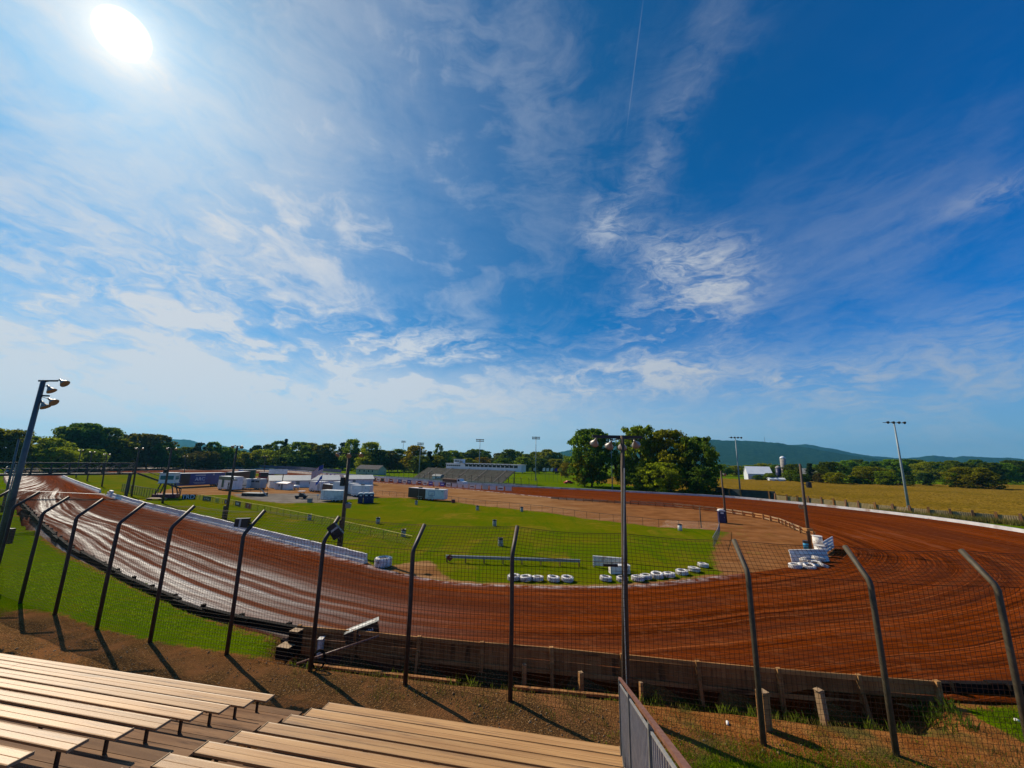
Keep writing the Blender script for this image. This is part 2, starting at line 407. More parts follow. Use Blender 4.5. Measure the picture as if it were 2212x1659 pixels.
dirt = np.maximum(dirt, (1 - sms(dO, 0.2, 0.9)) * 0.6 * (np.hypot(x, y) < 150))
gravel = dirt * (1 - sms(x, 2.5, 7.0))
V[:, 2] += np.where(np.hypot(x, y) < 60, 0.05 * np.array([mnoise.noise((a * .8, b * .8, 0)) for a, b in zip(x, y)]) * (sd > -12), 0)
me = np_mesh('ground', V, F, True, {'dirt': dirt, 'gravel': gravel})
m, t, p = new_mat('ground_grass_and_gravel'); P = pos(t)
gc, gb, gf = grass_color(t, P, (0.095, 0.165, 0.001), (0.130, 0.190, 0.001), (0.19, 0.185, 0.003))
soil = t.mix(t.sstep(t.noise(P, 1.1, 6, 0.7, 0.6), 0.35, 0.68), (0.23, 0.078, 0.018), (0.36, 0.15, 0.042))
soil = t.mix(t.sstep(t.noise(P, 0.35, 3, 0.6), 0.52, 0.7), soil, (0.10, 0.085, 0.022))
vor = t.new('ShaderNodeTexVoronoi', inp={'Vector': P, 'Scale': 13.0})
vor2 = t.new('ShaderNodeTexVoronoi', inp={'Vector': P, 'Scale': 6.0})
stone = t.mix(t.sstep(t.noise(P, 9.0, 5, 0.7), 0.35, 0.65), (0.23, 0.106, 0.032), (0.42, 0.22, 0.078))
stone = t.mix(t.sstep(vor.outputs['Distance'], 0.15, 0.5, 0.0, 0.85), stone, (0.08, 0.042, 0.018))
stone = t.mix(t.math('MULTIPLY', t.sstep(vor2.outputs['Distance'], 0.13, 0.07), t.sstep(t.noise(P, 1.7, 2, .5), .5, .6)), stone, (0.42, 0.33, 0.24))
stone = t.mix(t.sstep(t.noise(P, 0.45, 4, 0.65, 0.8), 0.42, 0.66, 0, 0.85), stone, (0.27, 0.115, 0.042))
dcol = t.mix(attr(t, 'gravel'), soil, stone)
edge = t.math('ADD', attr(t, 'dirt'), t.math('MULTIPLY', t.math('SUBTRACT', t.noise(P, 1.6, 5, 0.7), 0.5), 0.9))
col = t.mix(t.sstep(edge, 0.38, 0.62), gc, dcol)
t.set(p.inputs['Base Color'], col)
p.inputs['Roughness'].default_value = 0.95; p.inputs['Specular IOR Level'].default_value = 0.0
hh = t.math('ADD', t.math('MULTIPLY', vor.outputs['Distance'], -0.8), t.math('MULTIPLY', t.noise(P, 22.0, 4, 0.7), 1.2))
bumpn(t, p, hh, 0.9, 0.06)
g = obj('ground', me, m); tag(g, 'grass and brown gravel ground around the dirt track', None, None, 'structure')

# ---- race track
NA = 40
tt = np.linspace(0, 1, NA); dsv = np.hypot(*(np.roll(INN + OUT, -1, 0) - (INN + OUT)).T) * 0.5; S = np.roll(np.concatenate([[0], np.cumsum(np.roll(dsv, -NSEG * 25))[:-1]]), NSEG * 25)
rows = []; uvs = []; tatt = []
def rut(s, v):
    return 0.030 * mnoise.noise((s * 0.025, v * 1.3, 1.0)) + 0.022 * mnoise.noise((s * 0.05, v * 3.1, 5.0)) + 0.02 * mnoise.noise((s * 0.3, v * 0.5, 9.0))
wid = np.hypot(*(OUT - INN).T)
for i in range(NP + 1):
    k = i % NP; si = S[k]
    for j in range(NA):
        q = INN[k] * (1 - tt[j]) + OUT[k] * tt[j]; v = tt[j] * wid[k]
        z = 0.03 + ZO[k] * (tt[j] ** 1.15) + (rut(si, v) if 0 < j < NA - 1 else 0)
        if j == 0: z = -0.05
        rows.append((q[0], q[1], z)); uvs.append((si, v)); tatt.append(tt[j])
    o2 = OUT[k] + (OUT[k] - INN[k]) / wid[k] * 0.25
    rows.append((o2[0], o2[1], -0.6)); uvs.append((si, wid[k] + .3)); tatt.append(1.0)
V = np.array(rows); nA = NA + 1
ii = np.arange((NP + 1) * nA).reshape(NP + 1, nA)
F = np.stack([ii[:-1, :-1], ii[:-1, 1:], ii[1:, 1:], ii[1:, :-1]], -1).reshape(-1, 4)[:, ::-1]
me = np_mesh('race_track', V, F, True, {'across': np.array(tatt)}, np.array(uvs))
m, t, p = new_mat('red_clay_track'); P = pos(t)
uv = t.new('ShaderNodeUVMap', uv_map='UVMap').outputs[0]
warp = t.vmath('ADD', uv, t.vmath('MULTIPLY', t.vmath('SUBTRACT', t.noise(P, 0.05, 3, 0.5, out=1), (0.5, 0.5, 0.5)), (0, 1.6, 0)))
s1 = t.noise(t.scale(warp, (0.018, 0.9, 1)), 1.0, 6, 0.62)
s2 = t.noise(t.scale(warp, (0.06, 4.5, 1)), 1.0, 5, 0.65)
s3 = t.noise(t.scale(warp, (0.011, 0.42, 1)), 1.0, 4, 0.55)
s4 = t.noise(P, 1.3, 6, 0.7)
ac = attr(t, 'across')
c = t.ramp(s1, [(0.28, (0.062, 0.011, 0.002)), (0.44, (0.150, 0.027, 0.002)), (0.56, (0.205, 0.037, 0.004)), (0.72, (0.265, 0.070, 0.016))])
c = t.mix(t.sstep(s2, 0.34, 0.58, 0.75, 0.0), c, (0.040, 0.009, 0.002))
s5 = t.noise(t.scale(warp, (0.022, 7.5, 1)), 1.0, 3, 0.6)
s6 = t.noise(t.scale(warp, (0.03, 0.35, 1)), 1.0, 3, 0.6)
c = t.mix(t.math('MULTIPLY', t.sstep(s5, 0.47, 0.40), t.sstep(s6, 0.40, 0.58, 0.15, 0.9)), c, (0.030, 0.006, 0.0015))
c = t.mix(t.math('MULTIPLY', t.sstep(s5, 0.58, 0.66), 0.5), c, (0.33, 0.115, 0.04))
s7 = t.noise(t.scale(warp, (0.035, 0.22, 1)), 1.0, 5, 0.65)
c = t.mix(t.sstep(s7, 0.44, 0.66, 0.0, 0.62), c, (0.072, 0.020, 0.009))
c = t.mix(t.sstep(s7, 0.42, 0.28, 0.0, 0.4), c, (0.27, 0.115, 0.06))
c = t.mix(t.sstep(s4, 0.5, 0.75, 0.0, 0.4), c, (0.26, 0.092, 0.034))
sx = t.new('ShaderNodeSeparateXYZ', inp={0: P}).outputs[0]
dry = t.math('MULTIPLY', t.sstep(sx, 12.0, -14.0), t.sstep(s3, 0.40, 0.62))
c = t.mix(t.math('MULTIPLY', t.math('MAXIMUM', dry, t.math('MULTIPLY', t.sstep(sx, 4.0, -20.0), t.sstep(ac, 0.15, 0.5))), 0.62), c, (0.125, 0.052, 0.032))
lime = t.math('MULTIPLY', t.sstep(ac, 0.10, 0.015), t.sstep(t.noise(P, 0.9, 5, 0.7), 0.40, 0.60))
lime = t.math('MULTIPLY', lime, t.sstep(sx, 24.0, 16.0))
c = t.mix(t.math('MULTIPLY', lime, 0.7), c, (0.52, 0.47, 0.46))
t.set(p.inputs['Base Color'], c)
uvx = t.new('ShaderNodeSeparateXYZ', inp={0: warp})
lane = t.noise(t.scale(warp, (0.006, 0.95, 1)), 1.0, 3, 0.55)
brk = t.noise(t.scale(warp, (0.05, 0.9, 1)), 1.0, 6, 0.7)
wet = t.math('MULTIPLY', t.sstep(t.math('MULTIPLY_ADD', brk, 0.50, lane), 0.66, 0.88), t.sstep(t.math('MULTIPLY_ADD', s3, 0.5, ac), 0.66, 0.90))
wet = t.math('MULTIPLY', wet, t.sstep(t.math('MULTIPLY_ADD', brk, 16.0, sx), 8.0, -12.0))
c = t.mix(t.math('MULTIPLY', wet, 0.75), c, (0.105, 0.070, 0.055))
t.set(p.inputs['Base Color'], c)
t.set(p.inputs['Roughness'], t.math('SUBTRACT', 0.9, t.math('MULTIPLY', wet, 0.47)))
t.set(p.inputs['Specular IOR Level'], t.math('MULTIPLY', wet, 0.85))
hh = t.math('ADD', t.math('MULTIPLY', t.math('ADD', s2, s5), 1.1), t.math('MULTIPLY', t.noise(P, 6.0, 6, 0.75), 0.8))
bumpn(t, p, t.math('MULTIPLY', hh, t.math('SUBTRACT', 1.0, t.math('MULTIPLY', wet, 0.55))), 0.75, 0.09)
g = obj('race_track', me, m); tag(g, 'rutted red clay oval race track', None, None, 'structure')

# ---- infield
def near_any(poly, x, y, soft=2.0):
    i = inside(poly, x, y); d = dist_poly(poly, x, y); sdist = np.where(i, d, -d); return sms(sdist, -soft * 1.4, soft * 1.4)
CHAIN = [(33.6, 64.5), (24.6, 66.4), (20.4, 69.6), (14.3, 74.4), (6.7, 82.5), (0, 87.2), (-8.2, 92.3), (-16.4, 100.6), (-28, 106), (-40.5, 115)]
D1 = [(20, 37), (22.5, 44.9), (24.5, 49.1), (27.5, 54.2), (31.5, 60.7)] + CHAIN[:9] + [(-34, 104), (-41, 97), (-42, 90.8), (-50, 88.1), (-56.7, 91.3), (-65, 97), (-72.6, 104.1), (-77.5, 101.5), (-83.8, 98.6), (-92, 104), (-100, 118), (-106, 126), (-112, 150), (-122, 175), (-126, 196), (-60, 190), (20, 130), (80, 100), (80, 40)]
D2 = [(-74, 107), (-66, 98), (-56.7, 91.3), (-50, 88.1), (-42, 90.8), (-38, 97), (-36, 105), (-46, 112), (-58, 112), (-66, 109)]
D3 = [(-12.2, 39.5), (-9.6, 41.6), (-8.0, 42.6), (-7.2, 40.6), (-6.0, 37.6), (-4.5, 35.6), (-13, 36)]
xs = np.concatenate([np.arange(-200, -60, 1.3), np.arange(-60, 54, 0.6)]); ys = np.concatenate([np.arange(32, 62, 0.5), np.arange(62, 234, 1.2)])
keep = lambda x, y: inside(INNC, x, y) | (dist_poly(INNC, x, y) < 0.9)
V, F = grid(xs, ys, lambda x, y: np.full(x.shape, -0.012), keep)
x, y = V[:, 0], V[:, 1]
dirt = np.maximum(near_any(D1, x, y), near_any(D3, x, y, 0.9))
dirt = np.maximum(dirt, (1 - sms(dist_poly(INNC, x, y), -0.2, 1.0)) * 0.8 * ((y < 60) | (x > 0)))
dead = 0.55 * near_any([(26, 46), (31, 45), (38, 52), (42, 60), (40, 72), (35, 68), (33, 63)], x, y, 1.8)
gravel = near_any(D2, x, y, 1.5); dirt = dirt * (1 - 0.62 * dead)
V[:, 2] += 0.0
me = np_mesh('infield', V, F, True, {'dirt': dirt, 'gravel': gravel, 'dead': dead})
m, t, p = new_mat('infield_grass_and_dirt'); P = pos(t)
gc, gb, gf = grass_color(t, P, (0.140, 0.142, 0.002), (0.100, 0.135, 0.002), (0.185, 0.150, 0.004))
mow = t.noise(t.scale(P, (0.04, 0.16, 1)), 1.0, 3, 0.5)
gc = t.mix(t.sstep(mow, 0.45, 0.62, 0, 0.5), gc, (0.070, 0.120, 0.001))
gc = t.mix(t.math('MULTIPLY', t.sstep(t.noise(P, 0.13, 7, 0.72, 0.8), 0.50, 0.68), 0.9), gc, (0.20, 0.135, 0.012))
gc = t.mix(t.math('MULTIPLY', t.sstep(t.noise(t.scale(P, (0.5, 0.07, 1)), 1.0, 5, 0.7), 0.52, 0.66), 0.6), gc, (0.055, 0.105, 0.001))
gc = t.mix(t.math('MULTIPLY', t.sstep(t.noise(P, 1.6, 5, 0.75), 0.5, 0.72), 0.5), gc, (0.045, 0.085, 0.002))
gc = t.mix(t.math('MULTIPLY', attr(t, 'dead'), t.sstep(t.noise(P, 0.5, 6, .7), .35, .6, .35, 1.0)), gc, (0.13, 0.105, 0.03))
tan = t.mix(t.sstep(t.noise(t.scale(P, (0.10, 0.45, 1)), 1.0, 6, 0.65, 0.5), 0.35, 0.65), (0.21, 0.092, 0.032), (0.33, 0.175, 0.075))
tan = t.mix(t.sstep(t.noise(P, 0.5, 6, 0.7), 0.5, 0.75, 0, 0.6), tan, (0.15, 0.062, 0.024))
grey = t.mix(t.sstep(t.noise(P, 0.25, 6, 0.7), 0.35, 0.65), (0.15, 0.125, 0.10), (0.24, 0.205, 0.17))
ixx = t.new('ShaderNodeSeparateXYZ', inp={0: P}).outputs[0]
tan = t.mix(t.sstep(ixx, 5.0, 32.0, 0.0, 0.75), tan, t.mix(t.sstep(t.noise(P, 0.35, 5, 0.65), 0.35, 0.65), (0.15, 0.05, 0.013), (0.26, 0.10, 0.032)))
dc = t.mix(t.sstep(attr(t, 'gravel'), 0.3, 0.7), tan, grey)
edge = t.math('ADD', attr(t, 'dirt'), t.math('MULTIPLY', t.math('SUBTRACT', t.noise(P, 0.3, 9, 0.78), 0.5), 1.7))
t.set(p.inputs['Base Color'], t.mix(t.sstep(edge, 0.38, 0.62), gc, dc)); p.inputs['Specular IOR Level'].default_value = 0.0
bumpn(t, p, t.noise(P, 7.0, 5, 0.75), 0.6, 0.06)
g = obj('infield', me, m); tag(g, 'mown grass infield with a dirt access road', None, None, 'structure')

# ---- ripening crop field beyond the track
RF = [(70.1, 131), (79.4, 120.5), (83.4, 112.5), (86, 105), (88, 101), (90.5, 98), (94, 94.5), (96.5, 91.5), (98.5, 87), (103, 83.5), (108, 79), (125, 72)]
edge_poly = RF + [(400, 70), (420, 250), (345, 290), (300, 262), (224, 250), (196, 262), (158, 283), (110, 290), (60, 270), (40, 215), (60, 165)]
xs = np.concatenate([np.arange(35, 200, 1.0), np.arange(200, 425, 2.2)]); ys = np.concatenate([np.arange(68, 180, 1.0), np.arange(180, 296, 1.6)])
V, F = grid(xs, ys, lambda x, y: np.full(x.shape, 0.0), lambda x, y: inside(edge_poly, x, y))
x, y = V[:, 0], V[:, 1]; de = dist_poly(edge_poly, x, y)
V[:, 2] = -0.1 + sms(de, 0.8, 3) * (0.55 + RNG.random(len(x)) * 0.55)
V[:, 0] += RNG.normal(0, .2, len(x)); V[:, 1] += RNG.normal(0, .2, len(x))
me = np_mesh('crop_field', V, F, False)
m, t, p = new_mat('ripe_crop'); P = pos(t)
c = t.mix(t.sstep(t.noise(P, 1.4, 5, 0.75), 0.35, 0.65), (0.105, 0.064, 0.005), (0.275, 0.165, 0.022))
c = t.mix(t.sstep(t.noise(P, 0.03, 4, 0.6), 0.45, 0.65, 0, 0.5), c, (0.115, 0.080, 0.006))
t.set(p.inputs['Base Color'], c); p.inputs['Specular IOR Level'].default_value = 0.0
g = obj('crop_field', me, m); tag(g, 'golden ripening crop field behind the turn', None, None, 'structure')

# ---- wooded ridges on the horizon
def ridge(name, label, prof, dist, depth, seed, mat, amp=14):
    px = [q[0] for q in prof]; rowsN = 16; cols = 420; V = []
    for i in range(cols):
        q = px[0] + (px[-1] - px[0]) * i / (cols - 1); py = np.interp(q, px, [k[1] for k in prof])
        top = far(q, py, dist)
        d = Vector((top.x, top.y, 0)).normalized()
        for j in range(rowsN):
            f = j / (rowsN - 1); r = dist - depth * (1 - f)
            h = max(top.z, 2) * (f ** 1.25) if j < rowsN - 1 else top.z
            pt = Vector((top.x, top.y, 0)) * (r / dist)
            h += amp * mnoise.noise((pt.x * 0.006 + seed, pt.y * 0.006, 0)) * f + amp * 0.35 * mnoise.noise((pt.x * 0.03, pt.y * 0.03, seed)) * f
            h += f * (1 - f) * 120 * mnoise.noise((pt.x * 0.0016 + seed, pt.y * 0.0016, 2.0))
            V.append((pt.x, pt.y, max(h, -2) if j else -5))
        V.append((top.x * 1.1, top.y * 1.1, -5))
    rn = rowsN + 1; ii = np.arange(cols * rn).reshape(cols, rn)
    F = np.stack([ii[:-1, :-1], ii[1:, :-1], ii[1:, 1:], ii[:-1, 1:]], -1).reshape(-1, 4)
    o = obj(name, np_mesh(name, np.array(V), F), mat); return tag(o, label, None, None, 'structure')
m, t, p = new_mat('wooded_slope'); P = pos(t)
c = t.mix(t.sstep(t.noise(P, 0.03, 6, 0.7), 0.35, 0.65), (0.008, 0.036, 0.020), (0.026, 0.066, 0.034))
t.set(p.inputs['Base Color'], c); bumpn(t, p, t.noise(P, 0.035, 6, 0.75), 1.0, 14.0); p.inputs['Specular IOR Level'].default_value = 0.0
ridge('hill', 'long wooded ridge behind the big trees', [(1120, 1004), (1170, 988), (1185, 981), (1225, 973), (1300, 960), (1340, 955), (1420, 948), (1480, 946), (1541, 950), (1565, 951), (1620, 953), (1680, 957), (1740, 967), (1800, 977), (1880, 988), (1960, 1000), (2010, 1008)], 4200, 1500, 3.0, m)
ridge('hill', 'lower blue ridge tailing off at the right', [(1640, 1000), (1690, 962), (1740, 960), (1790, 968), (1830, 976), (1880, 984), (1950, 989), (1990, 987), (2015, 983), (2060, 989), (2080, 985), (2130, 987), (2180, 990), (2260, 992), (2400, 1000), (2700, 1020)], 6200, 1700, 8.0, m)
ridge('hill', 'small blue hill above the trees at far left', [(250, 985), (300, 958), (345, 946), (372, 947), (405, 951), (440, 957), (500, 966), (560, 975), (640, 984)], 5600, 1500, 13.0, m)
# ---- haze: the air between here and the ridges
hz = MB().box((0, 3500, 248), (17000, 12000, 506)).build('haze', None); tag(hz, 'thin blue haze in the air over the valley', None, None, 'stuff')
hm = bpy.data.materials.new('haze_air'); hm.use_nodes = True; ht = NT(hm.node_tree); ht.n.clear()
ho = ht.new('ShaderNodeOutputMaterial'); pv = ht.new('ShaderNodeVolumePrincipled'); pv.inputs['Color'].default_value = (0.16, 0.62, 1.0, 1)
pv.inputs['Density'].default_value = 0.00006; pv.inputs['Anisotropy'].default_value = 0.3
ht.l.new(pv.outputs[0], ho.inputs['Volume']); hz.data.materials.append(hm)
# ================================================================== near things
M_SEAT = pm('weathered_seat_wood', (0.57, 0.315, 0.118), (0.44, 0.225, 0.078), 1.6, 0.45, 0.12, 60, stretch=(0.25, 6.0, 3.0), dirt=(0.24, 0.125, 0.05), dscale=1.1, coords='Object', rnd=.13, spec=.4, rotz=math.radians(-10.806))
M_DECK = pm('deck_planks', (0.17, 0.085, 0.04), (0.25, 0.135, 0.065), 1.2, 0.7, 0.35, 30, stretch=(0.3, 4, 4), dirt=(0.08, 0.04, 0.02), rnd=.25, spec=.1, rotz=math.radians(-10.806))
M_DARKSTEEL = pm('dark_steel', (0.018, 0.015, 0.014), (0.035, 0.024, 0.018), 8, 0.5, 0.05)
M_POST = pm('rusty_pipe', (0.035, 0.018, 0.011), (0.065, 0.026, 0.014), 5, 0.55, 0.15, 25, dirt=(0.10, 0.045, 0.02), dscale=3)
M_POSTR = pm('mossy_pipe', (0.050, 0.038, 0.019), (0.085, 0.062, 0.03), 4, 0.65, 0.25, 18, dirt=(0.05, 0.028, 0.015), dscale=2.5)
M_WIRE = pm('rusty_wire', (0.030, 0.014, 0.008), (0.05, 0.02, 0.010), 6, 0.7, spec=.1)
M_TIMBER = pm('old_timber', (0.32, 0.15, 0.05), (0.43, 0.225, 0.085), 1.4, 0.8, 0.35, 14, stretch=(0.4, 0.4, 3), dirt=(0.09, 0.045, 0.02), dscale=0.9, rnd=.25, spec=.1)
M_TIMBERD = pm('dark_timber', (0.25, 0.105, 0.034), (0.35, 0.165, 0.06), 1.4, 0.8, 0.3, 14, stretch=(3, 3, 0.4), dirt=(0.08, 0.04, 0.018), dscale=0.8, rnd=.3, spec=.1)
M_LOG = pm('tarred_log', (0.008, 0.007, 0.006), (0.016, 0.012, 0.010), 4, 0.8, 0.4, 15, spec=.05)
M_WHITE = pm('white_paint', (0.80, 0.76, 0.69), (0.68, 0.63, 0.56), 2.5, 0.55, 0.08, 20, dirt=(0.40, 0.28, 0.21), dscale=1.9, rnd=.07)
M_TIRE = pm('scuffed_white_tire', (0.78, 0.74, 0.68), (0.58, 0.52, 0.46), 5, .6, .2, 14, dirt=(0.26, 0.13, 0.075), dscale=3.2, rnd=.15)
M_POLEG = pm('pole_grey', (0.075, 0.085, 0.085), (0.11, 0.12, 0.115), 2, .5)
M_BARS = pm('bar_grey', (0.13, 0.13, 0.115), (0.18, 0.175, 0.15), 5, .5)
M_GREY = pm('grey_paint', (0.20, 0.20, 0.18), (0.27, 0.265, 0.23), 5, 0.5, 0.1)
M_PALEGREY = pm('galvanised', (0.42, 0.43, 0.43), (0.33, 0.34, 0.35), 6, 0.4, 0.05, metal=0.35)
M_RUST = pm('brown_rail', (0.16, 0.062, 0.04), (0.22, 0.10, 0.065), 7, 0.5, 0.2)
M_BLACK = pm('black_plastic', (0.012, 0.012, 0.013), (0.02, 0.02, 0.02), 9, 0.45)
M_TAN = pm('cut_timber', (0.40, 0.26, 0.13), (0.30, 0.18, 0.09), 3, 0.75, 0.2)
M_POLE = pm('wood_pole', (0.075, 0.045, 0.026), (0.12, 0.075, 0.042), 2.0, 0.8, 0.35, 16, stretch=(3, 3, 0.35), dirt=(0.035, 0.02, 0.012), dscale=1.0)
M_LAMP = pm('lamp_shade', (0.36, 0.32, 0.27), (0.26, 0.22, 0.18), 5, 0.35, 0, metal=0.2)
M_LAMPIN = pm('lamp_reflector', (0.45, 0.27, 0.14), (0.35, 0.2, 0.1), 5, 0.4)

Z = Vector((0, 0, 1))
# ---- seating
TH = math.radians(-10.806); RD = Vector((math.cos(TH), math.sin(TH), 0)); RN = Vector((RD.y, -RD.x, 0))
R0 = Vector((-5.468, 13.701, 2.7)); SP, RISE, SW = 0.8518, 0.307, 0.335
PROF = [(0, -0.045), (0, 0.0), (0.012, 0.006), (0.03, 0.0), (0.158, 0.0), (0.168, 0.006), (0.178, 0.0), (0.305, 0.0), (0.323, 0.006), (0.335, 0.0), (0.335, -0.045)]
def bleacher(label, a0, a1, aend, dz, dp, legs_from, end_sides):
    b = thing('bleacher', label, 'bleacher', tuple(R0 + RD * ((a0 + a1) / 2) + RN * 4 - Z * 1.35), TH, world=True)
    n = 10
    for i in range(n):
        o = R0 + RN * (i * SP + dp) + Z * (i * RISE + dz)
        ln = a1 - a0; k = max(1, round(ln / 8.5))
        for q in range(k):                                           # each plank of the seat
            s0 = a0 + ln * q / k + (0.004 if q else 0); s1 = a0 + ln * (q + 1) / k
            jz = random.uniform(-0.004, 0.004)
            MB().prism(PROF, RN, Z, o + RD * s0 + Z * jz, RD * (s1 - s0)).build('seat_board', M_SEAT, b)
        for e, sgn in end_sides:                                     # end trim
            MB().box(o + RD * (e + sgn * 0.012) + RN * (SW / 2) - Z * 0.018, (0.022, SW + 0.012, 0.058), Matrix.Rotation(TH, 3, 'Z')).build('end_cap', M_TAN, b)
        a = legs_from[0]
        while a0 < a < a1:
            p = o + RD * a + RN * 0.17
            MB().box(p - Z * 0.24, (0.055, 0.055, 0.40), Matrix.Rotation(TH, 3, 'Z')).box(p - Z * 0.065, (0.05, 0.27, 0.03), Matrix.Rotation(TH, 3, 'Z')).build('leg', M_DARKSTEEL, b)
            a += legs_from[1]
        for q in range(3):                                           # foot boards of the row
            c = o + RN * (-0.02 + q * 0.275) - Z * 0.46
            MB().bar(c + RD * a0, c + RD * aend, 0.262, 0.045).build('foot_board', M_DECK, b)
        c = o + RN * (-0.13) - Z * 0.57
        MB().bar(c + RD * a0, c + RD * aend, 0.03, 0.14).build('riser_board', M_DECK, b)
    for a in np.arange(a0 + 0.4, a1, 2.2):                           # raking beams under the rows
        p0 = R0 + RD * a - RN * 0.1 - Z * 0.75; p1 = p0 + RN * (SP * n) + Z * (RISE * n)
        MB().bar(p0, p1, 0.07, 0.2).build('beam', M_TIMBERD, b)
        MB().bar(p0 + RN * .1, (p0.x, p0.y, 1.2), 0.1, 0.1).build('support_post', M_TIMBERD, b)
    return b
bleacher('long tan plank bleacher left of the aisle, its benches running out of the picture', -20.5, -1.933, -0.97, 0.0225, 0.067, (-2.35, -1.9), [(-1.933, 1)])
bleacher('tan plank bleacher between the aisle and the grey railing', 0.0, 8.708, 8.72, 0.0, 0.0, (0.4, 1.9), [(0.0, -1), (8.708, 1)])

# ---- stair railing at the end of the seats
E0 = R0 + RD * 8.86
def rl(t, dz=0.0): return Vector((E0.x + RN.x * t, E0.y + RN.y * t, 3.82 + (t + 1.107) * 0.391 + dz))
rail = thing('stair_railing', 'grey barred railing with brown hand rail beside the bleacher', 'railing', tuple(rl(3, -1.9)), 0, world=True)
MB().bar(rl(-1.15), rl(9.2), 0.075, 0.05).build('hand_rail', M_RUST, rail)
POSTS = [-1.1, 1.95, 5.35, 8.6]
for t in POSTS:
    MB().bar(rl(t, -0.03), rl(t, -2.6), 0.085, 0.085, up=RN).build('post', M_BARS, rail)
for a, b_ in zip(POSTS[:-1], POSTS[1:]):
    MB().bar(rl(a + .08, -0.16), rl(b_ - .08, -0.16), 0.035, 0.035).build('top_bar', M_PALEGREY, rail)
    for t in np.arange(a + 0.17, b_ - 0.08, 0.19):
        pts = [rl(t + 0.035, -0.165), rl(t + 0.015, -0.20), rl(t, -0.30), rl(t, -2.3)]
        MB().tube(pts, 0.014, 6).build('baluster', M_PALEGREY, rail)
    MB().bar(rl(a + .05, -2.3), rl(b_ - .05, -2.3), 0.035, 0.035).build('bottom_bar', M_GREY, rail)

# ---- catch fence
fpts = [Vector((x, y, z)) for (x, y), z in zip(FENCE_BASE, ground_z([q[0] for q in FENCE_BASE], [q[1] for q in FENCE_BASE]))]
fence = thing('catch_fence', 'tall wire mesh catch fence on bent posts along the track', 'fence', tuple(fpts[8]), 0, world=True)
def fnorm(i):
    d = fpts[min(i + 1, len(fpts) - 1)] - fpts[max(i - 1, 0)]; return Vector((-d.y, d.x, 0)).normalized()
ELB, ARM = 5.17, 0.95
elbows = []; tops = []; bases = []
for i, p in enumerate(fpts):
    n = fnorm(i); base = Vector((p.x, p.y, 1.3)); lean = Vector((random.uniform(-.05, .05), random.uniform(-.03, .03), 0))
    e = base + Z * (ELB + random.uniform(-.1, .06)) + lean; tpt = e + n * (ARM + random.uniform(-.06, .08)) + Z * (ARM + random.uniform(-.08, .05))
    bases.append(base); elbows.append(e); tops.append(tpt)
    if i == 12: continue                                             # the light pole carries the fence here
    mat = M_POSTR if i >= 13 else M_POST; r = 0.088
    MB().tube([base - Z * 0.5, base + Z * 2.5, e - Z * 0.10, e + (tpt - e).normalized() * 0.10, tpt], [r * 1.06, r, r, r, r * 0.98], 10).build('post', mat, fence, True)
def wire(mb, pts, r):
    mb.tube(pts, r, 3, False)
for i in range(len(fpts) - 1):
    mb = MB(); A0, A1, A2 = bases[i], elbows[i], tops[i]; B0, B1, B2 = bases[i + 1], elbows[i + 1], tops[i + 1]
    L = (B0 - A0).length; n = max(8, round(L / 0.155)); off = fnorm(i) * 0.10
    g0, g1 = fpts[i].z, fpts[i + 1].z
    def S(u, h):                                                     # point of the fence sheet: u along the bay, h up
        wob = 0.035 * math.sin(u * 9 + i) * math.sin(h * 1.3 + i * 2) + 0.05 * math.sin(math.pi * u) * (1 if h > 5 else 0.3) * math.sin(i * 3.7)
        sag = -0.10 * math.sin(math.pi * u) * max(0, (h - 3.8) / 2.7) * (0.4 + 0.9 * ((i * 37) % 10) / 10)
        if h <= ELB:
            a = A0.lerp(A1, h / ELB); b = B0.lerp(B1, h / ELB)
        else:
            k = min((h - ELB) / 1.34, 1.0); a = A1.lerp(A2, k); b = B1.lerp(B2, k)
        return a.lerp(b, u) + off * (1 + wob * 6) + Z * sag
    rw = 0.0062
    for j in range(1, n):
        u = j / n
        wire(mb, [S(u, h) for h in (0.02, 1.3, 2.6, 3.9, ELB, 5.8, 6.46)], rw)
    h = 0.05
    while h < 6.5:
        wire(mb, [S(u, h) for u in (0, .2, .4, .6, .8, 1)], rw); h += 0.155
    o = mb.build('wire_mesh', M_WIRE, fence)
    cb = MB()
    for h in (ELB - 0.02, 6.47): wire(cb, [S(u, h) + off * .4 for u in (0, .17, .33, .5, .67, .83, 1)], 0.012)
    cb.build('cable', M_WIRE, fence)

